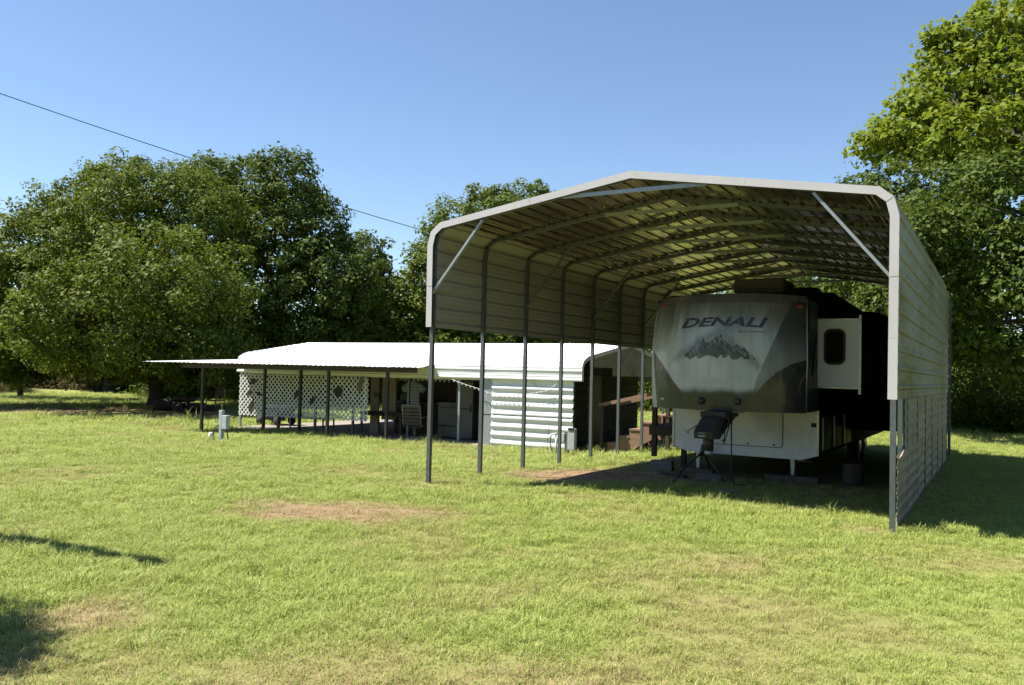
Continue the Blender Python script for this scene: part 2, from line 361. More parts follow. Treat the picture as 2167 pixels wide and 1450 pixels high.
# ------------------------------------------------------------------ carport
CX0, CX1, CY0 = -7.8935, -1.0949, 10.957
ZBL, ZBR, ZV, ZE, ZP, BX = 2.478, 1.576, 3.787, 4.10, 4.605, 0.207
SP = 1.524; NB = 9; CY1 = CY0+0.1+SP*(NB-1)+0.12
CXC = (CX0+CX1)/2
def path_pos(path, s):
    """position and outward normal (left of travel) on a 2-D polyline"""
    P = np.array(path, float); d = np.diff(P, axis=0); L = np.hypot(d[:, 0], d[:, 1]); S = np.concatenate([[0], np.cumsum(L)])
    i = int(np.clip(np.searchsorted(S, s, 'right')-1, 0, len(L)-1))
    t = (s-S[i])/L[i]; pos = P[i]+d[i]*t
    nn = [np.array([-d[j][1], d[j][0]])/L[j] for j in range(len(L))]
    def vn(j):
        if j <= 0: return nn[0]
        if j >= len(L): return nn[-1]
        v = nn[j-1]+nn[j]; return v/np.linalg.norm(v)
    n = vn(i)*(1-t)+vn(i+1)*t; n /= np.linalg.norm(n)
    return pos, n, S[-1], S
def sheet_profile(path, s0, s1, pitch=0.2286, rh=0.019, wb=0.075, wt=0.03, phase=0.0, minor=0.003):
    _, _, tot, S = path_pos(path, 0)
    br = [s0, s1]+[x for x in S if s0+0.01 < x < s1-0.01]
    k = math.floor((s0-phase)/pitch)-1
    def h(s):
        u = ((s-phase) % pitch); u = min(u, pitch-u)
        if u <= wt/2: return rh
        if u <= wb/2: return rh*(wb/2-u)/(wb/2-wt/2)
        return minor if abs(u-pitch*0.33) < 0.011 else 0.0
    while phase+k*pitch < s1+pitch:
        c = phase+k*pitch
        for o_ in (-wb/2, -wt/2, wt/2, wb/2, pitch*0.33-0.016, pitch*0.33-0.010, pitch*0.33+0.010, pitch*0.33+0.016, -pitch*0.33-0.016, -pitch*0.33-0.010, -pitch*0.33+0.010, -pitch*0.33+0.016):
            if s0 < c+o_ < s1: br.append(c+o_)
        k += 1
    br = sorted(set(round(x, 4) for x in br))
    out = []
    for s in br:
        p, n, _, _ = path_pos(path, min(max(s, 0), tot)); out.append((p, n, h(s)))
    return out
def sheet(prof, along, y0, y1, map3, ny=10, lift=0.0, thick=0.003, wob=0.003, seed=0, jag0=0.0, jag1=0.0):
    """ribbed sheet: profile swept from y0 to y1; outer face material 0, inner face material 1"""
    rr = np.random.default_rng(seed); mb = MB(); n = len(prof)
    ph = rr.uniform(0, 6, 6)
    ys = np.linspace(y0, y1, ny+1); vs = []
    for lay in (0, 1):
        for j, y in enumerate(ys):
            for i, (p, nn, h) in enumerate(prof):
                wv = wob*(math.sin(y*1.9+ph[0]+i*0.2)+math.sin(y*3.7+ph[1]+i*0.13))*0.5 if (h < 0.01) else 0
                q = p+nn*(h+lift+wv-(thick if lay else 0))
                yy = y
                if j == 0: yy += jag0*(0.5+0.5*math.sin(i*1.3+ph[2]))
                if j == ny: yy -= jag1*(0.5+0.5*math.sin(i*1.7+ph[3]))
                vs.append(map3(q[0], q[1], yy))
    N = n*(ny+1); f0 = []; f1 = []; fe = []
    for j in range(ny):
        for i in range(n-1):
            a = j*n+i; f0.append((a, a+1, a+n+1, a+n)); f1.append((N+a, N+a+n, N+a+n+1, N+a+1))
    for j in range(ny):
        fe.append((j*n, j*n+n, N+j*n+n, N+j*n)); e = n-1; fe.append((j*n+e, N+j*n+e, N+j*n+n+e, j*n+n+e))
    for i in range(n-1):
        fe.append((i, N+i, N+i+1, i+1)); b_ = ny*n; fe.append((b_+i, b_+i+1, N+b_+i+1, N+b_+i))
    mb.add(vs, f0, 0); base = 0
    b0 = 0
    for f in f1: mb.f.append(tuple(b0+i for i in f)); mb.m.append(1); mb.sm.append(False)
    for f in fe: mb.f.append(tuple(b0+i for i in f)); mb.m.append(0); mb.sm.append(False)
    return mb

carport = empty('carport', (CXC, (CY0+CY1)/2, 0), 'tall open-fronted galvanised metal carport with ribbed curved roof over the fifth-wheel trailer', 'carport')
c_path = [(CX0, ZBL), (CX0, ZV-0.02), (CX0+0.055, ZV+0.19), (CX0+BX, ZE), (CXC, ZP), (CX1-BX, ZE), (CX1-0.055, ZV+0.19), (CX1, ZV-0.02), (CX1, ZBR)]
_, _, CTOT, CS = path_pos(c_path, 0)
xz = lambda a, b, y: (a, y, b)
k = 0; s = 0.0; W_ = 0.9144
while s < CTOT-0.05:
    s1 = min(s+W_+0.02, CTOT)
    if CTOT-s1 < 0.25: s1 = CTOT
    mid = (s+s1)/2; left = mid < CS[2]; right = mid > CS[6]
    pr = sheet_profile(c_path, s, s1, phase=0.11, rh=0.026, wb=0.07, wt=0.034)
    nm = 'wall_panel' if (left or right) else 'roof_panel'
    sheet(pr, 'y', CY0, CY1-(1.5 if right else 0.0), xz, 14, lift=0.0045*(k % 2), seed=k).build(nm, [M['sheet_out'] if (right or left) else M['trim'], M['under_wall'] if (right or left) else M['under']], carport, fix=False)
    k += 1
    if s1 >= CTOT: break
    s += W_
# inner frame path: 3.3 cm tube under the sheets
TW = 0.062
def inset(path, d):
    out = []
    for i in range(len(path)):
        _, _, T_, S_ = path_pos(path, 0)
        p, n, _, _ = path_pos(path, S_[i] if i < len(path)-1 else T_-1e-6)
        out.append(tuple(np.array(p)-n*d))
    return out
in_path = inset(c_path, TW/2+0.006)
bowY = [CY0+0.10+SP*i for i in range(NB)]
for bi, y in enumerate(bowY):
    mb = MB()
    seg = in_path[1:8]
    for a, b in zip(seg[:-1], seg[1:]):
        a3 = Vector((a[0], y, a[1])); b3 = Vector((b[0], y, b[1])); d = (b3-a3).normalized()*0.012
        mb.bar(a3-d, b3+d, TW, TW, up=(0, 1, 0))
    bow = mb.build('frame_bow', M['steel'], carport)
    for px_, zt in ((in_path[1][0], in_path[1][1]), (in_path[7][0], in_path[7][1])):
        g = gz(px_, y)
        MB().bx(px_-TW/2, px_+TW/2, y-TW/2, y+TW/2, g-0.15, zt-0.012).build('post', M['steel'], carport)
    # collar tie under the ridge and its two ends
    zt = ZP-0.24
    sl = (ZP-ZE)/(CXC-CX0-BX)
    hx = (ZP-TW-0.02-zt)/sl
    MB().bar((CXC-hx-0.08, y-0.045, zt), (CXC+hx+0.08, y-0.045, zt), 0.03, 0.055, up=(0, 0, 1)).build('collar_tie', M['steel_light'], carport)
    if bi in (0, 2, 4, 6):
        for sgn in (-1, 1):
            xp = in_path[1][0] if sgn < 0 else in_path[7][0]
            x2 = xp-sgn*0.93; z2 = ZE+sl*(0.93-BX)-TW-0.03
            MB().bar((xp-sgn*0.02, y-0.05, 3.02), (x2, y-0.05, z2), 0.036, 0.05, up=(0, 1, 0)).build('corner_brace', M['steel_light'] if bi == 0 else M['steel'], carport)
# purlin screws read as a dotted line under each bow: small clips along the bow
for bi, y in enumerate(bowY[:5]):
    mb = MB()
    for i in range(1, 32):
        sarc = CS[3]+(CS[5]-CS[3])*i/32
        p, n, _, _ = path_pos(c_path, sarc); q = p-n*0.02
        mb.box((q[0], y-0.045, q[1]), (0.03, 0.03, 0.025))
    mb.build('screw_clips', M['dark_steel'], carport)['kind'] = 'stuff'
# front trim, in lengths with open seams
tr_path = [(c_path[0][0]-0.016, c_path[0][1])]+[tuple(np.array(path_pos(c_path, CS[i])[0])+path_pos(c_path, CS[i])[1]*0.026) for i in range(1, 8)]+[(c_path[8][0]+0.016, c_path[8][1])]
tr_in = inset(tr_path, 0.105)
def trim_piece(a, b, y, parent, ta, tb, ia, ib):
    mb = MB(); d = 0.004
    A, B, C_, D_ = [np.array(q) for q in (ta, tb, ib, ia)]
    for k_, yy in enumerate((y, y+d)): pass
    vs = [(A[0], y, A[1]), (B[0], y, B[1]), (C_[0], y, C_[1]), (D_[0], y, D_[1])]
    vs += [(x_, y+d, z_) for x_, _, z_ in vs]
    # return flange over the roof edge
    vs += [(A[0], y+0.07, A[1]), (B[0], y+0.07, B[1])]
    mb.add(vs, [(0, 1, 2, 3), (7, 6, 5, 4), (0, 3, 7, 4), (1, 5, 6, 2), (3, 2, 6, 7), (0, 8, 9, 1)])
    return mb.build('front_trim', M['trim'], parent)
_, _, TT, TS = path_pos(tr_path, 0)
def lerp(a, b, t): return tuple(np.array(a)*(1-t)+np.array(b)*t)
for i in range(8):
    nsp = {0: 2, 3: 2, 4: 2, 7: 3}.get(i, 1)
    for j in range(nsp):
        t0, t1 = j/nsp+(0.0012 if j else 0), (j+1)/nsp
        yo = CY0-0.012-(0.0025 if (i+j) % 2 else 0)
        trim_piece(None, None, yo, carport, lerp(tr_path[i], tr_path[i+1], t0), lerp(tr_path[i], tr_path[i+1], t1), lerp(tr_in[i], tr_in[i+1], t0), lerp(tr_in[i], tr_in[i+1], t1))
# right lower wall: older sheets hung below the panel, first bay open above the knee sheet
def yz(x0): return lambda a, b, y: (x0+a, y, b)
low = [((11.25, 14.55), (-0.10, 0.90), -0.012), ((12.27, 16.9), (0.88, 1.60), -0.020), ((14.45, CY1-1.6), (-0.16, 0.92), -0.022), ((16.8, CY1-1.55), (0.89, 1.60), -0.014)]
for k, ((ya, yb), (za, zb), xo) in enumerate(low):
    pth = [(0, zb), (0, za)]
    pr = sheet_profile(pth, 0, zb-za, pitch=0.1524, rh=0.009, wb=0.11, wt=0.03, phase=0.07, minor=0.0)
    pr = [(p, np.array([1.0, 0.0]), h) for p, n, h in pr]
    sheet(pr, 'y', ya, yb, yz(CX1+xo), 12, seed=40+k, wob=0.0, jag0=0.03, jag1=0.03).build('lower_wall_sheet', [M['sheet_low'], M['sheet_low']], carport, fix=False)
MB().add([(CX1+0.012, 11.24, 0.87), (CX1+0.012, 11.62, 0.87), (CX1+0.03, 11.60, 0.95), (CX1+0.035, 11.30, 0.90), (CX1+0.016, 11.24, 0.868), (CX1+0.016, 11.62, 0.868), (CX1+0.036, 11.60, 0.947), (CX1+0.041, 11.30, 0.897)],
         [(0, 1, 2, 3), (7, 6, 5, 4), (0, 4, 5, 1), (1, 5, 6, 2), (2, 6, 7, 3), (3, 7, 4, 0)]).build('curled_sheet_corner', M['beige'], carport)
MB().bx(CX1-0.1, CX1-0.045, 12.20, 12.26, -0.1, 1.62).build('stud', M['steel_light'], carport)
MB().bx(CX1-0.105, CX1-0.045, CY0+0.14, CY1-1.6, -0.05, 0.0).build('base_rail', M['steel'], carport)

# ------------------------------------------------------------------ fifth-wheel trailer
RX0, RX1 = -5.40, -2.75; RXC = (RX0+RX1)/2; RHW = (RX1-RX0)/2
rv = empty('travel_trailer', (RXC, 19.0, 0), 'grey and charcoal fifth-wheel trailer with mountain graphic parked under the carport', 'trailer')
ZC0, ZC1 = 1.24, 3.16
def cap_y(x, z):
    xn = (np.asarray(x, float)-RXC)/RHW; t = (np.asarray(z, float)-ZC0)/(ZC1-ZC0)
    y = 13.95+0.36*np.abs(xn)**3.2+0.03*xn**2
    y = y+0.10*np.clip(0.28-t, 0, 1)**1.5*2+0.62*np.clip(t-0.45, 0, 1)**2.0
    return y+0.15*np.clip(t-0.92, 0, 1)*6
def cap_colour(X, Z):
    """print of the front cap with painted roof shade, in x/z of the cap"""
    def pts(L): return np.array([AY(1360+a/2.959, 570+b/2.959, 14.06)[[0, 2]] for a, b in L])
    def pts9(L): return np.array([AY(1420+a/9.85, 660+b/9.85, 14.03)[[0, 2]] for a, b in L])
    def inside(P):
        r = np.zeros(X.shape, bool); n = len(P)
        for i in range(n):
            x0, z0 = P[i]; x1, z1 = P[(i+1) % n]
            c = ((z0 > Z) != (z1 > Z)) & (X < (x1-x0)*(Z-z0)/(z1-z0+1e-12)+x0); r ^= c
        return r
    def seg(a, b):
        d = b-a; t = np.clip(((X-a[0])*d[0]+(Z-a[1])*d[1])/(d@d), 0, 1); return np.hypot(X-a[0]-d[0]*t, Z-a[1]-d[1]*t)
    C = np.zeros(X.shape+(3,)); C[:] = (0.50, 0.51, 0.59)
    def paint(mask, c):
        m3 = np.clip(np.asarray(mask, float), 0, 1)[..., None]; C[:] = C*(1-m3)+np.array(c)*m3
    n1 = noise2(X*9, Z*2.0, 1.0); n2 = noise2(X*40+3, Z*30, 1.0); n3 = noise2(X*16, Z*0.9+4, 1.3)
    # carport roof shade painted as a darker top, mixed with grime streaks
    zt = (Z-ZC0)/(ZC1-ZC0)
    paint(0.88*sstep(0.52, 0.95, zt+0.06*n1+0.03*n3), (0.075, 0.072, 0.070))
    paint(0.16*sstep(0.1, 0.9, n3), (0.25, 0.26, 0.26))
    # airbrushed glow behind the peaks
    g1 = pts9([(90, 985), (620, 650), (1180, 390)]); g2 = pts9([(1130, 560), (1820, 1140)])
    for a, b in ((g1[0], g1[1]), (g1[1], g1[2]), (g2[0], g2[1])):
        paint(0.62*np.exp(-(seg(a, b)/0.075)**2.2), (0.12, 0.135, 0.185))
    # right-hand diagonal grey band and lower swooshes
    paint(inside(pts([(930, 200), (1075, 190), (1075, 620), (1000, 640), (700, 820), (690, 800), (722, 690)]))*(0.6+0.38*sstep(1.9, 2.7, Z)), (0.050, 0.053, 0.058))
    paint(inside(pts([(1075, 555), (1010, 566), (930, 592), (840, 648), (760, 724), (705, 800), (675, 920), (1075, 920)])), (0.022, 0.022, 0.024))
    paint(0.6*inside(pts([(1010, 640), (975, 690), (960, 760), (985, 820), (970, 760), (985, 700), (1012, 665)])), (0.16, 0.12, 0.09))
    paint(0.5*inside(pts([(880, 690), (830, 740), (790, 800), (840, 770)])), (0.10, 0.10, 0.10))
    paint(inside(pts([(40, 520), (64, 540), (112, 592), (192, 702), (252, 772), (310, 832), (360, 880), (60, 880)])), (0.030, 0.028, 0.028))
    paint(0.7*inside(pts([(60, 610), (90, 650), (150, 720), (205, 790), (205, 850), (60, 850)])), (0.065, 0.07, 0.074))
    paint(0.5*inside(pts([(130, 190), (185, 190), (180, 380), (165, 370), (150, 300)])), (0.07, 0.07, 0.07))
    # black base
    zb = pts([(300, 765)])[0][1]
    paint(sstep(zb+0.10, zb-0.04, Z+0.02*n1)*(np.abs(X-RXC) < 0.86*RHW), (0.030, 0.030, 0.031))
    paint(0.12*sstep(0.3, 1.2, n2*0.6+n1*0.4), (0.2, 0.19, 0.17))
    # mountain
    ridge = [(240, 965), (330, 870), (480, 740), (560, 690), (620, 640), (700, 568), (760, 600), (830, 655), (900, 580), (1000, 520), (1070, 498), (1120, 570), (1200, 640), (1290, 750), (1400, 690), (1470, 720), (1550, 770), (1640, 880), (1740, 965), (1800, 1040)]
    low_ = [(1700, 1010), (1560, 1020), (1480, 960), (1440, 1010), (1380, 1030), (1290, 1015), (1210, 910), (1200, 965), (1110, 1000), (1090, 940), (1050, 935), (990, 1005), (900, 960), (780, 930), (640, 1000), (575, 1000), (560, 950), (400, 1022), (380, 980), (300, 965)]
    mt = inside(pts9(ridge+low_))
    paint(0.9*mt, (0.070, 0.074, 0.095))
    RP = pts9(ridge); zr = np.interp(X, RP[:, 0], RP[:, 1])
    dep = zr-Z
    streak = noise2(X*52+Z*30, Z*26, 1.0)+0.6*noise2(X*90, Z*70+5, 1.0)
    paint(mt*(0.8*sstep(0.2, 0.7, streak)*sstep(0.20, 0.02, dep)), (0.36, 0.38, 0.42))
    paint(mt*(0.6*sstep(0.022, 0.008, dep)), (0.42, 0.44, 0.47))
    paint(mt*(0.5*sstep(0.3, 0.9, -streak)), (0.018, 0.018, 0.022))
    return C
def vcol_mat(name, attr, rough, coat):
    m_, n, l, b = new_mat(name); a = n.new('ShaderNodeAttribute'); a.attribute_name = attr
    l.new(a.outputs['Color'], b.inputs['Base Color']); b.inputs['Roughness'].default_value = rough; b.inputs['Coat Weight'].default_value = coat
    l.new(ramp(n, l, tex_noise(n, l, 3.0, 5, 0.65, (4, 1, 1)), 0.3, 0.7, rough-0.1, rough+0.2), b.inputs['Roughness'])
    return m_
M['cap'] = vcol_mat('cap_print', 'print', 0.30, 0.35)
def make_cap():
    nx, nz = 260, 200
    xs = RXC+RHW*np.sin(np.linspace(-PI/2, PI/2, nx+1)); xs = 0.35*xs+0.65*np.linspace(RX0, RX1, nx+1)
    zs = np.linspace(ZC0, ZC1, nz+1)
    X, Z = np.meshgrid(xs, zs)
    t = (Z-ZC0)/(ZC1-ZC0)
    Xs = RXC+(X-RXC)*(1-0.035*np.clip(t-0.5, 0, 1)*2-0.012*np.clip(0.45-t, 0, 1)*2)
    Y = cap_y(X, Z)
    top = 0.05*(1-((X-RXC)/RHW)**2)*t
    V = np.stack([Xs, Y, Z+top], -1).reshape(-1, 3)
    idx = np.arange((nx+1)*(nz+1)).reshape(nz+1, nx+1)
    q = np.stack([idx[:-1, :-1], idx[:-1, 1:], idx[1:, 1:], idx[1:, :-1]], -1).reshape(-1, 4)
    me = bpy.data.meshes.new('front_cap')
    off = np.array(ORI[rv.name]); me.from_pydata((V-off).tolist(), [], q.tolist())
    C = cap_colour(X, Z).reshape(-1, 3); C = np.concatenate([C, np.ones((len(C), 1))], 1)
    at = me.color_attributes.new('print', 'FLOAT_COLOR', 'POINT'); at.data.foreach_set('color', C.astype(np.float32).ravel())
    me.materials.append(M['cap']); me.polygons.foreach_set('use_smooth', [True]*len(me.polygons)); me.update()
    o = bpy.data.objects.new('front_cap', me); col.objects.link(o); o.parent = rv; ORI[o.name] = ORI[rv.name].copy()
    o['label'] = 'rounded front cap printed with a snowy mountain and dark swooshes'
    return o
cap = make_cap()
def lettering(txt, name, mat, u0, v0, u1, v1, parent, shear=0.28, bold=0.02, arch=0.0):
    cu = bpy.data.curves.new(name, 'FONT'); cu.body = txt; cu.shear = shear; cu.offset = bold; cu.size = 1.0; cu.resolution_u = 3
    ob = bpy.data.objects.new(name, cu); col.objects.link(ob)
    dg = bpy.context.evaluated_depsgraph_get(); dg.update()
    me = bpy.data.meshes.new_from_object(ob.evaluated_get(dg)); col.objects.unlink(ob); bpy.data.objects.remove(ob)
    bm = bmesh.new(); bm.from_mesh(me); bmesh.ops.triangulate(bm, faces=bm.faces[:])
    bmesh.ops.subdivide_edges(bm, edges=[e for e in bm.edges if e.calc_length() > 0.25], cuts=2, use_grid_fill=False); bm.to_mesh(me); bm.free()
    co = np.array([q.co[:] for q in me.vertices]); lo = co.min(0); hi = co.max(0); n = (co-lo)/np.maximum(hi-lo, 1e-9)
    A = AY(u0, v0, 14.05); B = AY(u1, v1, 14.05)           # lower-left and upper-right corners
    X = A[0]+(B[0]-A[0])*n[:, 0]; zlo = A[2]+arch*np.sin(PI*n[:, 0])
    Z = zlo+(B[2]-A[2]-arch*np.sin(PI*n[:, 0])*0.8)*n[:, 1]
    t = (Z-ZC0)/(ZC1-ZC0); Xs = RXC+(X-RXC)*(1-0.035*np.clip(t-0.5, 0, 1)*2)
    Y = cap_y(X, Z)-0.006; Z = Z+0.05*(1-((X-RXC)/RHW)**2)*t
    V = np.stack([Xs, Y, Z], -1)-np.array(ORI[parent.name])
    me.vertices.foreach_set('co', V.astype(np.float32).ravel()); me.materials.clear(); me.materials.append(mat); me.update()
    o = bpy.data.objects.new(name, me); col.objects.link(o); o.parent = parent; ORI[o.name] = ORI[parent.name].copy()
    return o
lettering('DENALI', 'lettering', M['letters'], 1441, 699, 1627, 676, cap, 0.30, 0.034, 0.03)
lettering('by Dutchmen', 'small_lettering', M['letters_small'], 1566, 709, 1620, 703.5, cap, 0.28, 0.012)
# body behind the cap: side outline extruded across, with lighter and darker side fields
side = [(14.36, ZC0+0.01), (15.50, 1.25), (15.50, 0.46), (24.6, 0.46), (24.6, 3.30), (17.0, 3.40), (15.3, 3.30), (14.55, 3.14)]
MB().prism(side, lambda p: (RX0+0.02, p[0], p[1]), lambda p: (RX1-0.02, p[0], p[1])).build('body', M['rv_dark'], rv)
MB().prism([(15.0, 3.17), (17.0, 3.412), (24.62, 3.312), (24.62, 3.34), (17.0, 3.46), (15.0, 3.22)], lambda p: (RX0+0.05, p[0], p[1]), lambda p: (RX1-0.05, p[0], p[1])).build('roof', M['rv_roof'], rv)
# visible right flank of the overhang: grey gelcoat panel with a curved lower edge, flange trim
fl = [(14.34, 1.28), (15.20, 1.26), (15.42, 1.40), (15.46, 1.75), (15.24, 2.2), (15.22, 3.1), (14.62, 3.1), (14.42, 2.4), (14.33, 1.8)]
MB().prism(fl, lambda p: (RX1-0.019, p[0], p[1]), lambda p: (RX1-0.004, p[0], p[1])).build('flank_panel', M['rv_grey'], rv)
sw = [(14.70, 1.9), (14.86, 2.25), (15.02, 2.5), (15.16, 2.6), (15.0, 2.3), (14.9, 2.05), (14.82, 1.8)]
MB().prism(sw, lambda p: (RX1-0.004, p[0], p[1]), lambda p: (RX1+0.001, p[0], p[1])).build('flank_swoosh', M['rv_dark'], rv)
for sx in (RX0, RX1):
    pth = []
    for z in np.linspace(ZC0+0.01, ZC1-0.06, 12):
        t = (z-ZC0)/(ZC1-ZC0); x = RXC+(sx-RXC)*(1-0.035*max(t-0.5, 0)*2-0.012*max(0.45-t, 0)*2)
        pth.append((x, float(cap_y(sx, z))+0.004, z))
    MB().tube(pth, 0.011, 6).build('edge_trim', M['alu'], rv)
# clearance lights, docking lights, base lip
for (u, v) in ((1416, 650), (1697, 650)):
    p = AY(u, v, 14.5); y = float(cap_y(p[0], min(p[2], 3.05)))
    MB().box((p[0], y-0.012, p[2]), (0.085, 0.04, 0.055), bev=0.012).build('clearance_light', M['red_lens'], rv)
for (u, v) in ((1487, 848), (1563, 850)):
    p = AY(u, v, 14.03); y = float(cap_y(p[0], p[2]))
    MB().tube([(p[0], y+0.02, p[2]), (p[0], y-0.03, p[2])], 0.062, 16).build('docking_light', M['black'], rv)
    MB().tube([(p[0], y-0.03, p[2]), (p[0], y-0.036, p[2])], 0.040, 14).build('light_lens', M['rv_grey'], rv)
MB().tube([(RXC-0.45, 14.04, ZC0-0.012), (RXC-0.1, 14.01, ZC0-0.018), (RXC+0.4, 14.04, ZC0-0.012)], 0.012, 6).build('base_lip', M['alu'], rv)
p = AY(1404, 844, 14.2)
MB().box((p[0], float(cap_y(p[0], p[2]))-0.004, p[2]), (0.07, 0.006, 0.03)).build('maker_plate', M['pvc'], rv)
# white lower front
fw = [(RX0+0.03, 1.26), (RX1-0.02, 1.26), (RX1-0.02, 0.47), (RX1-0.30, 0.385), (RX0+0.33, 0.40), (RX0+0.03, 0.49)]
lf = MB().prism(fw, lambda p: (p[0], 15.44, p[1]), lambda p: (p[0], 15.50, p[1])).build('lower_front_panel', M['rv_white'], rv)
for sx in (RX0+0.03, RX1-0.02):
    MB().bx(sx-0.016, sx+0.016, 15.425, 15.46, 0.47, 1.255).build('corner_strip', M['alu'], rv)
def rrect(x0, x1, z0, z1, r, n=5):
    out = []
    for cx, cz, a0 in ((x1-r, z1-r, 0), (x0+r, z1-r, 90), (x0+r, z0+r, 180), (x1-r, z0+r, 270)):
        for i in range(n+1):
            a = math.radians(a0+90*i/n); out.append((cx+r*math.cos(a), cz+r*math.sin(a)))
    return out
def rr_ring(x0, x1, z0, z1, r, wd, y0, y1, name, mat, parent, n=6):
    o_ = rrect(x0, x1, z0, z1, r, n); i_ = rrect(x0+wd, x1-wd, z0+wd, z1-wd, max(r-wd, 0.005), n); N = len(o_)
    vs = [(a, y0, b) for a, b in o_]+[(a, y0, b) for a, b in i_]+[(a, y1, b) for a, b in o_]+[(a, y1, b) for a, b in i_]
    fs = []
    for i in range(N):
        j = (i+1) % N
        fs += [(i, j, N+j, N+i), (2*N+i, 3*N+i, 3*N+j, 2*N+j), (i, 2*N+i, 2*N+j, j), (N+i, N+j, 3*N+j, 3*N+i)]
    mb = MB(); mb.add(vs, fs); return mb.build(name, mat, parent)
A = AY(1513, 936, 15.44); B = AY(1656, 878, 15.44)
hz0 = AY(1585, 945, 15.44)[2]; hz1 = AY(1600, 872, 15.44)[2]
MB().prism(rrect(A[0]-0.1, B[0], hz0+0.02, hz1, 0.06), lambda p: (p[0], 15.432, p[1]), lambda p: (p[0], 15.441, p[1])).build('hatch_door', M['rv_white'], lf)
rr_ring(A[0]-0.114, B[0]+0.014, hz0+0.006, hz1+0.014, 0.07, 0.012, 15.429, 15.441, 'hatch_seal', M['rv_grey'], lf)
for u, v in ((1529, 934), (1583, 941), (1638, 944)):
    p = AY(u, v, 15.43); MB().box((p[0], 15.425, p[2]+0.02), (0.035, 0.02, 0.03), bev=0.006).build('latch', M['dark_steel'], lf)
p = AY(1722, 900, 15.43); MB().box((p[0], 15.43, p[2]), (0.085, 0.024, 0.075), bev=0.006).build('socket_cover', M['black'], lf)
# bedroom slide-out
SX0, SX1, SY0, SY1, SZ0, SZ1 = RX1-0.03, -2.07, 15.25, 17.3, 1.66, 2.83
sl_ = MB().bx(SX0, SX1, SY0, SY1, SZ0, SZ1, bev=0.012).build('slide_out', M['rv_white'], rv)
MB().bx(SX1-0.004, SX1+0.022, SY0-0.03, SY1+0.03, SZ0-0.10, SZ1+0.06, bev=0.006).build('slide_flange', M['rv_dark'], sl_)
MB().bx(SX1-0.022, SX1+0.018, SY0-0.05, SY0-0.031, SZ0-0.10, SZ1+0.06).build('flange_edge', M['alu'], sl_)
MB().bx(SX0+0.03, SX1-0.03, SY0-0.012, SY0+0.01, SZ0-0.012, SZ0+0.022).build('sill_strip', M['alu'], sl_)
MB().bx(SX0+0.03, SX1-0.03, SY0-0.012, SY0+0.01, SZ1-0.03, SZ1+0.006).build('head_strip', M['alu'], sl_)
A = AY(1743, 772, SY0); B = AY(1790, 696, SY0)
win = rr_ring(A[0], B[0], A[2], B[2], 0.11, 0.035, SY0-0.02, SY0+0.005, 'slide_window', M['black'], sl_)
MB().prism(rrect(A[0]+0.03, B[0]-0.03, A[2]+0.03, B[2]-0.03, 0.085), lambda p: (p[0], SY0-0.010, p[1]), lambda p: (p[0], SY0-0.002, p[1])).build('window_pane', M['glass'], sl_)
# main slide-out behind, with rounded roof corner, and the side lockers
ms = [(RX1-0.03, 0.78), (-1.86, 0.78), (-1.86, 2.75), (-1.93, 2.98), (-2.08, 3.14), (-2.30, 3.22), (RX1-0.03, 3.25)]
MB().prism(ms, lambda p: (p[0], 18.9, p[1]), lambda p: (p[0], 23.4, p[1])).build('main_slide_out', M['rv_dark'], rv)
MB().bx(-1.862, -1.84, 18.87, 23.43, 0.70, 3.02).build('main_slide_flange', M['rv_grey'], rv)
for i, y in enumerate((15.75, 16.9, 18.1)):
    MB().bx(RX1-0.021, RX1-0.006, y, y+0.95, 0.52, 1.14).build('locker_door', M['rv_grey'], rv)
    MB().bx(RX1-0.008, RX1+0.012, y+0.02, y+0.045, 0.55, 1.12).build('locker_edge', M['alu'], rv)
# roof air conditioner
ac = MB().box((-4.15, 17.2, 3.60), (1.02, 0.95, 0.30), bev=0.09).build('air_conditioner', M['ac'], rv)
for i in range(4):
    MB().bx(-4.55, -3.75, 16.722, 16.732, 3.50+i*0.035, 3.512+i*0.035).build('grille_bar', M['dark_steel'], ac)
MB().box((-3.5, 18.2, 3.55), (0.5, 0.6, 0.24), bev=0.06).build('roof_vent', M['black'], rv)
# wheels, chassis rails, landing legs
for y in (20.6, 21.5):
    for sx, o_ in ((RX0+0.16, -1), (RX1-0.16, 1)):
        c = (sx, y, 0.38)
        whl = MB().tube([(sx-0.11, y, 0.37+gz(sx, y)), (sx-0.10, y, 0.37+gz(sx, y)), (sx+0.10, y, 0.37+gz(sx, y)), (sx+0.11, y, 0.37+gz(sx, y))], [0.33, 0.37, 0.37, 0.33], 24).build('wheel', M['rubber'], rv)
        MB().tube([(sx+o_*0.10, y, 0.37+gz(sx, y)), (sx+o_*0.122, y, 0.37+gz(sx, y))], 0.20, 16).build('rim', M['alu'], whl)
for sx in (RX0+0.45, RX1-0.45):
    MB().bx(sx-0.05, sx+0.05, 15.6, 24.3, 0.30, 0.47).build('chassis_rail', M['dark_steel'], rv)
LEG = GP(1682, 1015)
for sx in (LEG[0], 2*RXC-LEG[0]):
    lg = MB().bx(sx-0.035, sx+0.035, 15.56, 15.63, 0.22, 0.60).build('landing_leg', M['alu'], rv)
    MB().bx(sx-0.027, sx+0.027, 15.568, 15.622, 0.10, 0.24).build('inner_tube', M['alu'], lg)
    MB().bx(sx-0.09, sx+0.09, 15.50, 15.69, 0.083, 0.102).build('foot_plate', M['dark_steel'], lg)
    if sx > RXC: MB().tube([(sx+0.03, 15.6, 0.36), (sx+0.32, 15.6, 0.35)], 0.009, 6).build('crank_rod', M['alu'], lg)
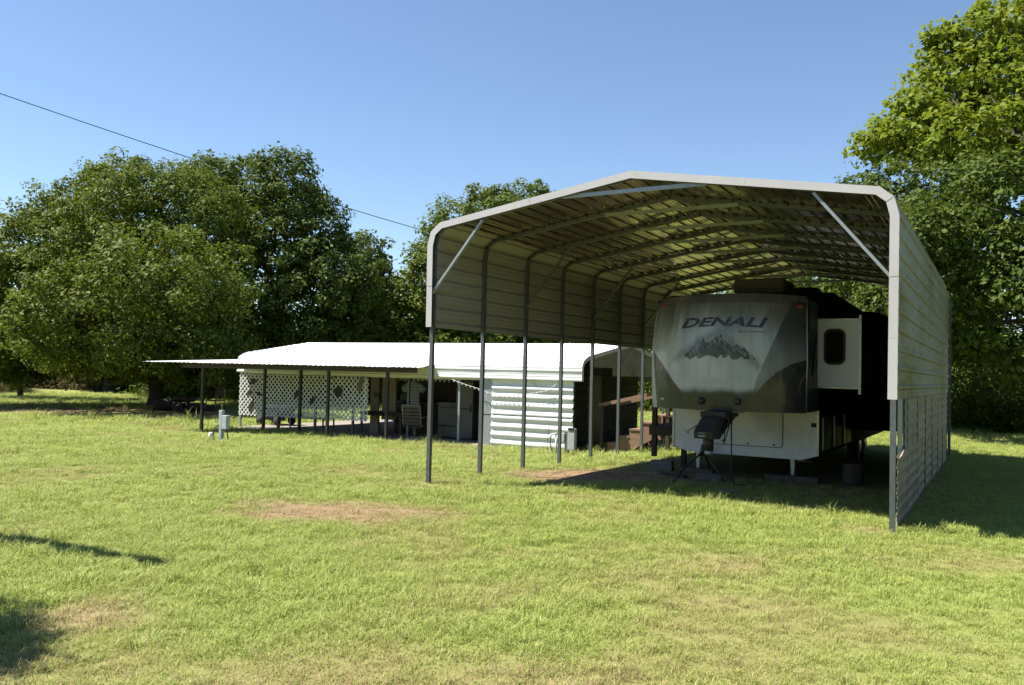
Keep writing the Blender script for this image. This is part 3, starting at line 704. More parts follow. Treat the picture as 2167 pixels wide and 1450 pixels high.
# pin box with king pin, lever, cables
pb = [(13.62, 1.0), (13.20, 0.86), (13.22, 0.74), (13.45, 0.70), (13.75, 0.83), (14.6, 1.22), (14.25, 1.25)]
pin = MB().prism([(13.10, 0.93), (13.12, 0.82), (13.50, 0.80), (13.80, 0.92), (14.75, 1.23), (14.06, 1.235), (13.5, 1.14)], lambda p: (RXC-0.15, p[0], p[1]), lambda p: (RXC+0.15, p[0], p[1])).build('pin_box', M['navy'], rv)
MB().bx(RXC-0.205, RXC+0.205, 13.6, 14.4, 1.14, 1.232).build('pin_box_mount', M['black'], pin)
kp = MB().tube([(RXC, 13.42, 0.86), (RXC, 13.42, 0.62)], 0.075, 16).build('king_pin', M['dark_steel'], pin)
MB().tube([(RXC, 13.42, 0.62), (RXC, 13.42, 0.56), (RXC, 13.42, 0.545)], [0.066, 0.066, 0.05], 16).build('pin_cap', M['steel_light'], kp)
for i in range(2):
    MB().box((RXC-0.02, 13.107, 0.915-i*0.05), (0.11, 0.008, 0.018)).build('label_plate', M['box_grey'], pin)
MB().tube([(RXC-0.1, 13.8, 1.10), (RXC-0.28, 13.5, 0.97), (RXC-0.36, 13.4, 0.90)], 0.012, 6).tube([(RXC-0.42, 13.4, 0.93), (RXC-0.32, 13.4, 0.87)], 0.014, 6).build('release_lever', M['steel_light'], pin)
MB().tube([(RXC+0.16, 13.9, 1.1), (RXC+0.17, 13.7, 0.9), (RXC+0.19, 13.6, 0.72), (RXC+0.2, 13.75, 0.9), (RXC+0.2, 14.0, 1.15)], 0.011, 6).tube([(RXC+0.21, 13.95, 1.2), (RXC+0.23, 13.9, 0.7), (RXC+0.235, 13.9, 0.25), (RXC+0.27, 13.95, 0.05), (RXC+0.4, 14.1, 0.025)], 0.013, 6).build('cable', M['wire'], pin)

# stabilising tripod jack under the pin
TP = GP(1477, 1012); tx, ty = TP[0]+0.02, TP[1]+0.25
tj = empty('tripod_jack', (tx, ty, 0), 'rusty steel tripod jack standing on the dirt before the trailer hitch', 'jack')
MB().lathe((tx, ty, 0.38), [(0.06, 0), (0.075, 0.05), (0.055, 0.16), (0.04, 0.2)], 12).build('hub', M['dark_steel'], tj)
MB().tube([(tx, ty, 0.5), (tx, ty, 0.70)], 0.018, 8).lathe((tx-0.05, ty, 0.69), [(0.03, 0), (0.042, 0.03), (0.03, 0.07)], 10).build('screw_head', M['dark_steel'], tj)
for u, v in ((1424, 1020), (1530, 1019), None.__class__ and (1500, 990)):
    e = GP(u, v)
    e = Vector((e[0], e[1], gz(e[0], e[1])+0.012)); t0 = Vector((tx, ty, 0.47)); md = t0.lerp(e, 0.72)+Vector((0, 0, 0.03))
    MB().tube([t0, md, e], 0.019, 7).build('leg', M['wood_grey'] if False else M['dark_steel'], tj)
MB().tube([(tx+0.06, ty, 0.45), (tx+0.32, ty-0.05, 0.38)], 0.010, 6).build('crank_handle', M['steel'], tj)
# rusty blocks and boards on the shaded ground
def block(u, v, d, rz, name, mat, label, cat, z=None):
    p = GP(u, v); g = gz(p[0], p[1])
    o = MB().box((0, 0, d[2]/2-0.008), d, rz, bev=min(0.008, d[2]/5)).build(name, mat); o.location = (p[0], p[1], g)
    return tag(o, label, cat)
block(1500, 1016, (0.42, 0.15, 0.12), 0.35, 'concrete_block', M['block'], 'pale concrete block lying behind the tripod jack', 'block')
block(1545, 1042, (0.34, 0.14, 0.05), 0.2, 'paver', M['block'], 'flat grey paver half buried in shaded grass before the hitch', 'paver')
block(1402, 994, (0.40, 0.20, 0.19), 0.1, 'concrete_block', M['block'], 'concrete block carrying the foot of the wooden deck post', 'block')
block(1425, 1008, (0.5, 0.14, 0.06), -0.2, 'board', M['wood_dark'], 'dark board lying beside the deck block', 'board')
o = MB().bx(LEG[0]-0.45, LEG[0]+0.45, 15.44, 15.74, -0.02, 0.083).build('plank_pad', M['wood_grey']); tag(o, 'wooden plank pad under the right landing leg', 'plank')
lx = 2*RXC-LEG[0]
o = MB().bx(lx-0.3, lx+0.3, 15.46, 15.72, -0.02, 0.083).build('plank_pad', M['wood_grey']); tag(o, 'wooden plank pad under the left landing leg behind the tripod', 'plank')
p = GP(1806, 1025); g = gz(p[0], p[1])
st = empty('log_stump', (p[0], p[1], g), 'cut log stump standing in the shade by the trailer side', 'stump')
MB().lathe((p[0], p[1], g-0.02), [(0.19, 0), (0.175, 0.1), (0.165, 0.25), (0.17, 0.36)], 14).build('bark_shell', M['bark'], st)
MB().lathe((p[0], p[1], g+0.335), [(0.155, 0), (0.15, 0.018)], 14).build('cut_face', M['wood_grey'], st)

# ------------------------------------------------------------------ low white building
HX0, HX1, HYF, HYR, HG = -21.9, -9.35, 19.80, 23.10, -0.25
house = empty('metal_outbuilding', ((HX0+HX1)/2, HYR, HG), 'long low white metal outbuilding with rounded eaves and open porch', 'building')
h_path = [(HYF, 1.60), (HYF, 1.98), (HYF+0.09, 2.12), (HYF+0.36, 2.24), (HYR, 2.70), (2*HYR-HYF-0.36, 2.24), (2*HYR-HYF-0.09, 2.12), (2*HYR-HYF, 1.98), (2*HYR-HYF, 1.60)]
h_path = [(-a, b) for a, b in h_path][::-1]; h_path = [(a, b) for a, b in h_path]
_, _, HT, HS = path_pos(h_path, 0)
hmap = lambda a, b, x: (x, -a, b)
s = 0.0; k = 0
while s < HT-0.05:
    s1 = min(s+W_+0.02, HT)
    if HT-s1 < 0.25: s1 = HT
    pr = sheet_profile(h_path, s, s1, phase=0.05)
    sheet(pr, 'x', HX0, HX1, hmap, 16, lift=0.004*(k % 2), seed=70+k, wob=0.004).build('roof_panel', [M['roof_white'], M['roof_white']], house, fix=False)
    k += 1
    if s1 >= HT: break
    s += W_
# rake trims on both gables
for gx, sg in ((HX1, 1), (HX0, -1)):
    hin = inset(h_path, 0.085)
    hout = [tuple(np.array(path_pos(h_path, min(q, HT-1e-6))[0])+path_pos(h_path, min(q, HT-1e-6))[1]*0.024) for q in HS]
    for i in range(8):
        a, b, c, d = hout[i], hout[i+1], hin[i+1], hin[i]; x0 = gx+sg*(0.004+0.002*(i % 2)); x1 = x0+sg*0.004
        vs = [(x0, -q[0], q[1]) for q in (a, b, c, d)]+[(x1, -q[0], q[1]) for q in (a, b, c, d)]
        MB().add(vs, [(0, 1, 2, 3), (7, 6, 5, 4), (0, 4, 5, 1), (1, 5, 6, 2), (2, 6, 7, 3), (3, 7, 4, 0)]).build('rake_trim', M['trim'], house)
# bolts through the far gable sheet: dark dashes along the left rake
for i in range(9):
    sarc = HS[5]-(HS[5]-HS[4])*(i+0.4)/9.5
    p, n, _, _ = path_pos(h_path, sarc); q = p+n*0.024
    MB().box((HX0+0.14, -q[0], q[1]), (0.012, 0.16, 0.012), mi=0).build('ridge_clip', M['dark_steel'], house)
# gable infill towards the carport (upper sheet, step cut), recessed end wall below
def gable_top(y):
    pp = [(-a, b) for a, b in h_path]; pp.sort(); ys_ = [q[0] for q in pp]; zs_ = [q[1] for q in pp]
    return float(np.interp(y, ys_, zs_))
for k, (za, zb, ya, yb) in enumerate([(1.76, 1.995, 22.0, 25.4), (1.985, 2.22, 20.5, 25.8), (2.21, 2.62, 20.4, 25.9)]):
    n_ = 14; vs = []
    for j in range(n_+1):
        y = ya+(yb-ya)*j/n_; t_ = min(zb, gable_top(y)-0.02); lo_ = min(za, t_-0.005)
        for zz, xo in ((lo_, 0.0), (lo_+(t_-lo_)*0.8, 0.0), (lo_+(t_-lo_)*0.9, 0.018), (t_, 0.018)): vs.append((HX1-0.10+xo+0.006*k, y, zz))
    fs = [(j*4+i, j*4+i+1, j*4+i+5, j*4+i+4) for j in range(n_) for i in range(3)]
    MB().add(vs, fs).build('gable_sheet', M['sheet_low'], house)
EX = -10.35
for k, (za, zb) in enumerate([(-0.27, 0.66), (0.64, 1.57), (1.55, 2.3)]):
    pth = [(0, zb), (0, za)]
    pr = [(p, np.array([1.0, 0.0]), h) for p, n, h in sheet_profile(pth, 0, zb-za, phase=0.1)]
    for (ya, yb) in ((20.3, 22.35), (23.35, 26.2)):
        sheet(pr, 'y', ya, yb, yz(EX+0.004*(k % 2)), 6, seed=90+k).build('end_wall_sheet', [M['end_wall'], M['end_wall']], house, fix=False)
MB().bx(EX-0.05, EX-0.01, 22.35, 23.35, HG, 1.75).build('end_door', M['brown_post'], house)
# lit front wall of ribbed sheets with jagged right edge, galvanised corner sheet at its left
for k, (za, zb) in enumerate([(-0.24, 0.67), (0.65, 1.70)]):
    pth = [(0, zb), (0, za)]
    pr = [(p, np.array([1.0, 0.0]), h) for p, n, h in sheet_profile(pth, 0, zb-za, rh=0.034, wb=0.16, wt=0.03, phase=0.10, minor=0.0)]
    sheet(pr, 'x', -12.07, -9.60, lambda a, b, x: (x, HYF+0.06-a+0.004*(k % 2), b), 8, seed=110+k, wob=0.004, jag1=0.02).build('front_wall_sheet', [M['wall_white'], M['wall_white']], house, fix=False)
cs = MB(); cs.bx(-12.42, -12.05, HYF+0.075, HYF+0.085, -0.25, 0.62); cs.build('corner_sheet', M['steel_light'], house)
MB().bx(-12.42, -12.06, HYF+0.066, HYF+0.074, 0.64, 1.66).build('corner_sheet', M['steel_light'], house)
MB().bx(-12.5, -9.55, HYF+0.10, HYF+0.30, -0.30, -0.19).build('wall_footing', M['concrete'], house)
MB().bx(-9.72, -9.62, HYF+0.10, HYF+0.2, -0.25, 1.8).build('corner_post', M['wood_dark'], house)
# eave beam white and posts of the open front
for px_, v0, Y_ in ((508, 905, HYF+0.12), (588, 905, HYF+0.15), (666, 912, HYF+0.15), (746, 920, HYF+0.15), (862, 940, HYF+0.12), (970, 938, HYF+0.12)):
    q = AY(px_, v0, Y_)
    MB().bx(q[0]-0.032, q[0]+0.032, Y_-0.032, Y_+0.032, -0.27, 1.68).build('porch_post', M['steel_light'] if px_ in (508, 970) else M['steel'], house)
MB().bx(HX0+0.05, -12.1, HYF+0.085, HYF+0.155, 1.56, 1.68).build('eave_beam', M['wall_white'], house)
for x in (-21.7, -18.6, -15.5):
    MB().bx(x-0.04, x+0.04, 26.1, 26.18, -0.27, 1.75).build('back_post', M['steel'], house)
for x in (HX0+0.2, -20.0, -18.2, -16.4, -14.6, -12.8, -11.0):
    mb = MB(); hi_ = inset(h_path, 0.06)
    for a, b in zip(hi_[1:7], hi_[2:8]): mb.bar((x, -a[0], a[1]), (x, -b[0], b[1]), 0.055, 0.055, up=(1, 0, 0))
    mb.build('roof_bow', M['steel'], house)
# slab
o = MB().bx(-22.0, -12.2, 19.5, 29.6, -0.5, -0.205).build('porch_slab', M['concrete']); tag(o, 'pale concrete slab under the open porch', 'slab', kind='structure')
# enclosed right part: back wall, partition
MB().bx(-17.3, -12.3, 22.9, 22.98, -0.2, 2.5).build('back_wall', M['red_wood'], house)
MB().bx(-12.38, -12.30, 19.98, 26.1, -0.2, 2.1).build('partition_wall', M['red_wood'], house)
A = AY(787, 803, 20.9); B = AY(800, 868, 20.9); C2 = AY(840, 868, 20.9)
pw = [A[0], B[0]+0.12, C2[0]-0.04]
MB().bx(A[0], AY(803, 830, 20.9)[0], 20.86, 20.92, -0.2, 1.75).build('beige_panel', M['beige'], house)
MB().bx(AY(811, 830, 20.9)[0], AY(840, 830, 20.9)[0], 20.84, 20.90, 0.25, 1.75).build('tan_door', M['beige'], house)
x_ = AY(806, 830, 20.85)[0]
MB().tube([(x_+0.02*math.sin(i*1.3), 20.83, 1.5-i*0.15) for i in range(12)], 0.012, 5).build('hanging_cord', M['wire'], house)
q = AY(799, 836, 20.85); MB().box((q[0]-0.02, 20.84, q[2]), (0.2, 0.03, 0.14)).build('notice_frame', M['wood_grey'], house)

# porch awning
AW = empty('porch_awning', (-17.6, 18.6, -0.25), 'low white corrugated awning on dark brown posts before the porch', 'awning')
ax0, ax1 = -22.9, -13.75
def awn_f(x): return 16.95+(x-ax0)*(1.95/(ax1-ax0))        # skewed front edge
def awn_z(x, y): return 1.865+0.05*(y-awn_f(x))*(3.25/(20.2-awn_f(x)))
nS = 10
for k in range(nS):
    x0 = ax0+(ax1-ax0)*k/nS; x1 = min(ax0+(ax1-ax0)*(k+1)/nS+0.03, ax1)
    pth = [(-x1, 0), (-x0, 0)]
    pr = [(p, np.array([0.0, 1.0]), h) for p, n, h in sheet_profile(pth, 0, x1-x0, pitch=0.16, rh=0.013, wb=0.10, wt=0.03, phase=0.03, minor=0.0)]
    def amap(a, b, t):
        x = -a; y = awn_f(x)*(1-t)+20.2*t; return (x-0.35*t*max(0, (x+18)/4.25)+1.35*t*max(0, (-18-x)/4.9), y, awn_z(x, y)+b)
    sheet(pr, 'y', 0.0, 1.0, amap, 6, lift=0.004*(k % 2), seed=130+k, wob=0.004).build('awning_sheet', [M['roof_white'], M['roof_white']], AW, fix=False)
def fb(x, d=0.26): return awn_f(x)+d
for xa, xb, dz_ in ((-21.7, -17.4, 0.0), (-17.4, -14.05, 0.003)):
    MB().bar((xa, fb(xa), 1.786+dz_), (xb, fb(xb), 1.786+dz_), 0.05, 0.15).build('front_beam', M['brown_paint'], AW)
MB().bx(-21.75, -14.6, 19.32, 19.37, 1.80, 1.945).build('back_beam', M['brown_paint'], AW)
for x in np.arange(-21.6, -14.2, 1.16):
    MB().bar((x, awn_f(x)+0.08, 1.846), (x, 19.72, awn_z(x, 19.72)-0.022), 0.04, 0.03).build('rafter', M['brown_paint'], AW)
for u in (427, 693, 818):
    y = 17.6
    for _ in range(12): y = fb(AY(u, 880, y)[0])
    q = AY(u, 880, y)
    MB().bx(q[0]-0.038, q[0]+0.038, y-0.038, y+0.038, gz(q[0], y)-0.06, 1.712).build('awning_post', M['brown_post'], AW)
for u in (558, 634):
    q = AY(u, 880, 19.345)
    MB().bx(q[0]-0.038, q[0]+0.038, 19.307, 19.383, gz(q[0], 19.3)-0.06, 1.803).build('awning_post', M['brown_post'], AW)

# lattice screens hung in the porch front
lat_lab = ['white diamond lattice panel, sunlit, at the far open corner of the porch', 'white diamond lattice panel between the two rear brown posts', 'white diamond lattice panel beside the front brown post', 'white diamond lattice panel with a round dark wreath, next to the beige door']
lx0 = AY(510, 830, HYF+0.1)[0]; lx1 = AY(783, 840, HYF+0.1)[0]; LWD = (lx1-lx0)/4
LZ0, LZ1 = 0.20, 1.555; LY = HYF+0.02
pitch = 0.170; sw_ = 0.040
def clipseg(c, sg, w_, h_):
    """line z = sg*x + c clipped to 0..w_, 0..h_"""
    pts = []
    for x in (0, w_):
        z = sg*x+c
        if -1e-9 <= z <= h_+1e-9: pts.append((x, z))
    for z in (0, h_):
        x = (z-c)/sg
        if -1e-9 <= x <= w_+1e-9: pts.append((x, z))
    if len(pts) < 2: return None
    pts.sort(); a, b = pts[0], pts[-1]
    return (a, b) if math.dist(a, b) > 0.05 else None
for k in range(4):
    x0 = lx0+k*LWD+0.01; wl_ = LWD-0.02; hl_ = LZ1-LZ0-0.03*k*0.5; zb = LZ0+0.012*k
    lp = empty('lattice_panel', (x0+wl_/2, LY, zb), lat_lab[k], 'lattice', 'lattice panels along the porch front')
    for sg, yo in ((1, 0.0), (-1, 0.0075)):
        c = -wl_ if sg > 0 else 0.0
        c += pitch*0.4
        while c < hl_+(wl_ if sg < 0 else 0):
            ab = clipseg(c, sg, wl_, hl_)
            if ab:
                (xa, za), (xb, zb_) = ab
                ja, jb = random.gauss(0, 0.004), random.gauss(0, 0.004)
                MB().bar((x0+xa+ja, LY+yo, zb+za), (x0+xb+jb, LY+yo, zb+zb_), sw_*random.uniform(0.92, 1.06), 0.006, up=(0, 1, 0)).build('lattice_strip', M['lattice'], lp)
            c += pitch
# ornaments on the lattice
def leaf_orn(u, v, L, a, label, kind='fish'):
    p = AY(u, v, LY-0.03)
    if kind == 'fish':
        sh = [(-0.5, 0), (-0.3, 0.16), (0.0, 0.22), (0.25, 0.14), (0.38, 0.03), (0.5, 0.16), (0.48, -0.14), (0.36, -0.03), (0.2, -0.13), (-0.05, -0.2), (-0.32, -0.14)]
    elif kind == 'bird':
        sh = [(-0.5, 0.05), (-0.38, 0.14), (-0.25, 0.12), (0.0, 0.28), (0.15, 0.22), (0.3, 0.02), (0.5, -0.05), (0.5, -0.13), (0.2, -0.14), (-0.1, -0.16), (-0.3, -0.05)]
    else:
        sh = [(0.5*math.cos(t)*(1+0.12*math.sin(5*t)), 0.5*math.sin(t)*(1+0.1*math.cos(7*t))) for t in np.linspace(0, 2*PI, 22)[:-1]]
    ca, sa = math.cos(a), math.sin(a)
    f = lambda q, y: (p[0]+L*(q[0]*ca-q[1]*sa), y, p[2]+L*(q[0]*sa+q[1]*ca))
    o = MB().prism(sh, lambda q: f(q, LY-0.022), lambda q: f(q, LY-0.010)).build('wall_ornament', M['ornament'])
    tag(o, label, 'ornament', 'ornaments on the lattice'); return o
leaf_orn(535, 808, 0.42, 0.5, 'dark bird-shaped ornament high on the sunlit lattice', 'bird')
leaf_orn(527, 832, 0.34, 0.4, 'small dark bird-shaped ornament midway on the sunlit lattice', 'bird')
leaf_orn(531, 858, 0.48, 1.25, 'dark fish-shaped ornament low on the sunlit lattice', 'fish')
leaf_orn(548, 834, 0.30, -0.3, 'dark fish-shaped ornament beside the first brown post on the lattice', 'fish')
leaf_orn(629, 833, 0.42, 0.9, 'dark fish-shaped ornament next to the second brown post', 'fish')
leaf_orn(661, 848, 0.36, 0.8, 'dark slanting fish-shaped ornament on the third lattice panel', 'fish')
leaf_orn(715, 829, 0.34, 0.0, 'round dark wreath on the last lattice panel', 'wreath')
p = AY(757, 811, LY-0.03)
fg = empty('small_flag', (p[0], LY-0.03, p[2]), 'small faded striped flag hanging aslant on the last lattice panel', 'flag')
for i in range(6):
    a = Vector((p[0]-0.05+0.03*i, LY-0.02, p[2]-0.24)); b = a+Vector((0.14, 0, 0.42))
    MB().bar(a, b, 0.028, 0.005, up=(0, 1, 0)).build('stripe', M['flag_red'] if i % 2 == 0 else M['flag_white'], fg)

# ------------------------------------------------------------------ porch contents
SLAB = -0.205
def swivel_chair(loc, rz, label, seatmat, frame, group=None):
    r = empty('swivel_chair', (0, 0, 0), label, 'chair', group)
    ring = [(0.27*math.cos(a), 0.27*math.sin(a), 0.022) for a in np.linspace(0, 2*PI, 25)[:-1]]
    MB().tube(ring, 0.016, 6, closed=True).bar((-0.26, 0, 0.03), (0.26, 0, 0.03), 0.03, 0.02).bar((0, -0.26, 0.03), (0, 0.26, 0.03), 0.03, 0.018).build('ring_base', frame, r)
    MB().tube([(0, 0, 0.03), (0, 0, 0.33)], 0.026, 10).build('pedestal', frame, r)
    MB().bx(-0.24, 0.24, -0.22, 0.22, 0.33, 0.36).build('seat_plate', M['dark_steel'], r)
    for sx in (-1, 1):
        x = sx*0.27
        MB().tube([(x, -0.28, 0.40), (x, 0.22, 0.37), (x, 0.30, 0.45), (x, 0.40, 0.80), (x*0.96, 0.45, 0.98), (x*0.75, 0.46, 1.0)], 0.014, 6).build('side_rail', frame, r)
        MB().tube([(x, 0.33, 0.62), (x*1.12, 0.1, 0.64), (x*1.12, -0.22, 0.63), (x*1.08, -0.27, 0.56), (x, -0.25, 0.40)], 0.014, 6).build('armrest', frame, r)
    MB().tube([(-0.26, 0.455, 0.985), (0.26, 0.455, 0.985)], 0.014, 6).build('top_rail', frame, r)
    for i in range(6):
        t = i/5.4; z = 0.45+0.53*t; y = 0.30+0.15*t
        MB().box((0, y-0.004, z), (0.53, 0.012, 0.082), M=Matrix.Rotation(-0.27, 3, 'X')).build('back_strap', seatmat, r)
    for i in range(5):
        MB().box((0, -0.24+0.11*i, 0.40-0.008*i), (0.53, 0.095, 0.012)).build('seat_strap', seatmat, r)
    r.location = loc; r.rotation_euler = (0, 0, rz); return r
CB = AY(872, 935, 20.15)
swivel_chair((CB[0]+0.05, 20.2, SLAB), -PI+0.35, 'tan strapped swivel patio chair with its back to the lawn', M['sling'], M['chair_frame'])
swivel_chair((AY(828, 925, 21.1)[0], 21.75, SLAB), 0.2, 'dark swivel chair pulled up behind the porch table', M['wood_dark'], M['brown_post'])
# table
tx0, tx1 = AY(765, 872, 20.6)[0], AY(856, 872, 20.6)[0]
tb = empty('porch_table', ((tx0+tx1)/2, 20.85, SLAB), 'dark rectangular table standing on the porch slab between the chairs', 'table')
MB().bx(tx0, tx1, 20.45, 21.25, 0.46, 0.50, bev=0.01).build('table_top', M['wood_dark'], tb)
MB().bx(tx0+0.05, tx1-0.05, 20.5, 21.2, 0.38, 0.462).build('apron', M['brown_post'], tb)
for x in (tx0+0.08, tx1-0.08):
    for y in (20.53, 21.17): MB().bx(x-0.03, x+0.03, y-0.03, y+0.03, SLAB, 0.385).build('leg', M['wood_grey'], tb)
# appliances
A = AY(926, 846, 20.9); B = AY(965, 846, 20.9)
fz = empty('enamel_cabinet', ((A[0]+B[0])/2, 21.25, SLAB), 'cream kitchen stove-sized cabinet with drawer standing against the porch wall', 'cabinet')
MB().bx(A[0], B[0], 20.95, 21.55, SLAB+0.06, 0.80, bev=0.015).build('body', M['appliance'], fz)
MB().bx(A[0]-0.02, B[0]+0.02, 20.93, 21.57, 0.80, 0.86, bev=0.01).build('lid', M['appliance'], fz)
MB().bx(A[0]+0.05, B[0]-0.05, 20.92, 20.95, 0.70, 0.735).build('handle', M['dark_steel'], fz)
MB().bx(A[0]+0.02, B[0]-0.02, 20.935, 20.952, 0.15, 0.19).build('drawer_gap', M['black'], fz)
MB().bx(A[0]+0.02, B[0]-0.02, 20.96, 21.5, SLAB, SLAB+0.06).build('plinth', M['black'], fz)
A = AY(964, 820, 20.85); B = AY(1001, 820, 20.85)
fr = empty('refrigerator', ((A[0]+B[0])/2, 21.2, SLAB), 'cream upright refrigerator in the corner of the porch', 'refrigerator')
MB().bx(A[0]+0.03, B[0], 20.9, 21.55, SLAB+0.03, 1.52, bev=0.02).build('body', M['appliance'], fr)
MB().bx(A[0]+0.03, B[0], 20.86, 20.90, SLAB+0.05, 0.70, bev=0.01).build('lower_door', M['appliance'], fr)
MB().bx(A[0]+0.03, B[0], 20.86, 20.90, 0.72, 1.51, bev=0.01).build('upper_door', M['appliance'], fr)
MB().bx(B[0]-0.09, B[0]-0.06, 20.83, 20.86, 0.60, 0.84).build('handle', M['dark_steel'], fr)
MB().bx(A[0]+0.06, B[0]-0.03, 20.9, 21.5, SLAB, SLAB+0.03).build('foot', M['black'], fr)
# counter behind the person with a small microwave
ct = empty('counter', (-16.1, 22.5, SLAB), 'brown counter with pale top along the porch back wall', 'counter')
MB().bx(-17.2, -14.9, 22.2, 22.85, SLAB, 0.72).build('cupboard', M['red_wood'], ct)
MB().bx(-17.25, -14.85, 22.15, 22.88, 0.72, 0.76).build('counter_top', M['appliance'], ct)
o = MB().bx(-17.05, -16.65, 22.3, 22.65, 0.762, 1.0, bev=0.015).build('countertop_oven', M['appliance']); tag(o, 'small cream oven on the porch counter', 'oven')

# shirt on a hanger under the eave, dark bag beside it
def hanging_shirt():
    Y_ = 20.62; top = AY(876, 806, Y_); x0 = float(top[0]); z0 = float(top[2])
    r = empty('hanging_shirt', (x0, Y_, z0), 'pale checked short-sleeved shirt hanging on a hanger under the porch eave', 'shirt')
    MB().tube([(x0, Y_, 1.57), (x0+0.03, Y_, 1.545), (x0, Y_, z0+0.03), (x0, Y_, z0)], 0.004, 6).tube([(x0-0.21, Y_, z0-0.085), (x0, Y_, z0), (x0+0.21, Y_, z0-0.085)], 0.006, 6).build('hanger', M['steel'], r)
    def loft(rings, name):
        n = len(rings[0]); vs = [q for rg in rings for q in rg]; fs = []
        for i in range(len(rings)-1):
            for k_ in range(n): fs.append((i*n+k_, i*n+(k_+1) % n, (i+1)*n+(k_+1) % n, (i+1)*n+k_))
        mb = MB(); mb.add(vs, fs, 0, True); return mb.build(name, M['shirt'], r)
    rr_ = np.random.default_rng(4); rings = []
    for z, hw, hd in ((0.015, 0.05, 0.03), (-0.04, 0.14, 0.05), (-0.09, 0.225, 0.055), (-0.2, 0.225, 0.06), (-0.4, 0.22, 0.065), (-0.58, 0.235, 0.075), (-0.71, 0.245, 0.08)):
        ring = []
        for k_ in range(20):
            a_ = 2*PI*k_/20; f = 1+0.16*math.sin(5*a_+z*3)*min(1, -z*2 if z < 0 else 0)
            ring.append((x0+hw*math.cos(a_), Y_+hd*math.sin(a_)*f, z0+z+0.01*math.sin(3*a_)))
        rings.append(ring)
    loft(rings, 'shirt_body')
    for sx in (-1, 1):
        rings = []
        for t, hw, hd in ((0, 0.085, 0.045), (0.5, 0.095, 0.05), (1, 0.105, 0.055)):
            cx = x0+sx*(0.19+0.19*t); cz = z0-0.13-0.16*t
            rings.append([(cx+hw*math.cos(a_)*0.75, Y_+hd*math.sin(a_), cz+hw*math.cos(a_)*sx*0.8) for a_ in np.linspace(0, 2*PI, 13)[:-1]])
        loft(rings, 'sleeve')
    for i in range(5): MB().box((x0, Y_-0.075, z0-0.12-0.12*i), (0.014, 0.006, 0.014)).build('button', M['pvc'], r)
hanging_shirt()
q = AY(853, 862, 21.0)
bgx = float(q[0]); bag = empty('black_bag', (bgx, 21.0, 0.50), 'black bag standing on the end of the porch table', 'bag')
MB().box((bgx, 20.98, 0.66), (0.22, 0.18, 0.32), bev=0.05).build('body', M['black'], bag)
MB().tube([(bgx-0.06, 20.98, 0.80), (bgx-0.05, 20.98, 0.90), (bgx+0.05, 20.98, 0.90), (bgx+0.06, 20.98, 0.80)], 0.010, 6).build('handle', M['black'], bag)

# black cart and bench behind the lattice
p = AY(568, 905, 21.3); bx_ = p[0]
ca = empty('garden_cart', (bx_, 21.6, SLAB), 'black plastic dump cart on small wheels behind the lattice', 'cart')
MB().prism([(-0.62, 0.62), (0.66, 0.62), (0.5, 0.25), (-0.42, 0.25)], lambda q: (bx_+q[0], 21.3, SLAB+q[1]), lambda q: (bx_+q[0], 21.95, SLAB+q[1])).build('tub', M['black'], ca)
MB().bx(bx_-0.66, bx_+0.70, 21.27, 21.98, SLAB+0.60, SLAB+0.65).build('rim', M['black'], ca)
for dx in (-0.4, 0.42):
    for dy in (21.28, 21.97): MB().tube([(bx_+dx, dy-0.04, SLAB+0.15), (bx_+dx, dy+0.04, SLAB+0.15)], 0.15, 14).build('wheel', M['rubber'], ca)
MB().bar((bx_-0.45, 21.6, SLAB+0.2), (bx_+0.45, 21.6, SLAB+0.2), 0.06, 0.1).build('axle_bar', M['dark_steel'], ca)
p0 = AY(590, 886, 20.5)[0]; p1 = AY(690, 893, 20.5)[0]
bn = empty('work_bench', ((p0+p1)/2, 20.7, SLAB), 'grey folding bench table standing behind the lattice panels', 'table')
MB().bx(p0, p1, 20.4, 21.0, 0.155, 0.19).build('table_top', M['sheet_low'], bn)
for x in (p0+0.08, p1-0.08):
    for y in (20.45, 20.95): MB().bx(x-0.02, x+0.02, y-0.02, y+0.02, SLAB, 0.157).build('leg', M['steel'], bn)

# string lights along the eave and loose on the lit wall
def bulbs(path, label, nb):
    P = [Vector(q) for q in path]; r = empty('string_lights', P[0], label, 'string lights')
    MB().tube(P, 0.006, 5).build('cord', M['pvc'], r)
    L = [0]
    for a, b in zip(P[:-1], P[1:]): L.append(L[-1]+(b-a).length)
    for i in range(nb):
        t = L[-1]*(i+0.5)/nb; j = max(0, min(len(P)-2, int(np.searchsorted(L, t))-1)); q = P[j].lerp(P[j+1], (t-L[j])/(L[j+1]-L[j]))
        MB().tube([q+Vector((0, 0, -0.004)), q+Vector((0, 0, -0.02)), q+Vector((0, 0, -0.05)), q+Vector((0, 0, -0.062))], [0.010, 0.018, 0.014, 0.004], 6).build('bulb', M['bulb'], r)
def W3(u, v, y): return tuple(AY(u, v, y))
e0 = AY(845, 803, HYF+0.2)[0]; e1 = AY(955, 803, HYF+0.2)[0]
bulbs([(e0+(e1-e0)*i/8, HYF+0.2, 1.545-0.012*(i % 2)) for i in range(9)], 'string of clear bulbs under the porch eave above the person', 12)
bulbs([W3(957, 803, HYF-0.03), W3(980, 812, HYF-0.03), W3(1008, 821, HYF-0.03), W3(1030, 830, HYF-0.03), W3(1060, 836, HYF-0.03), W3(1095, 837, HYF-0.03), W3(1130, 832, HYF-0.03), W3(1160, 826, HYF-0.03), W3(1178, 812, HYF-0.03)], 'loose string of clear bulbs sagging across the sunlit wall', 24)

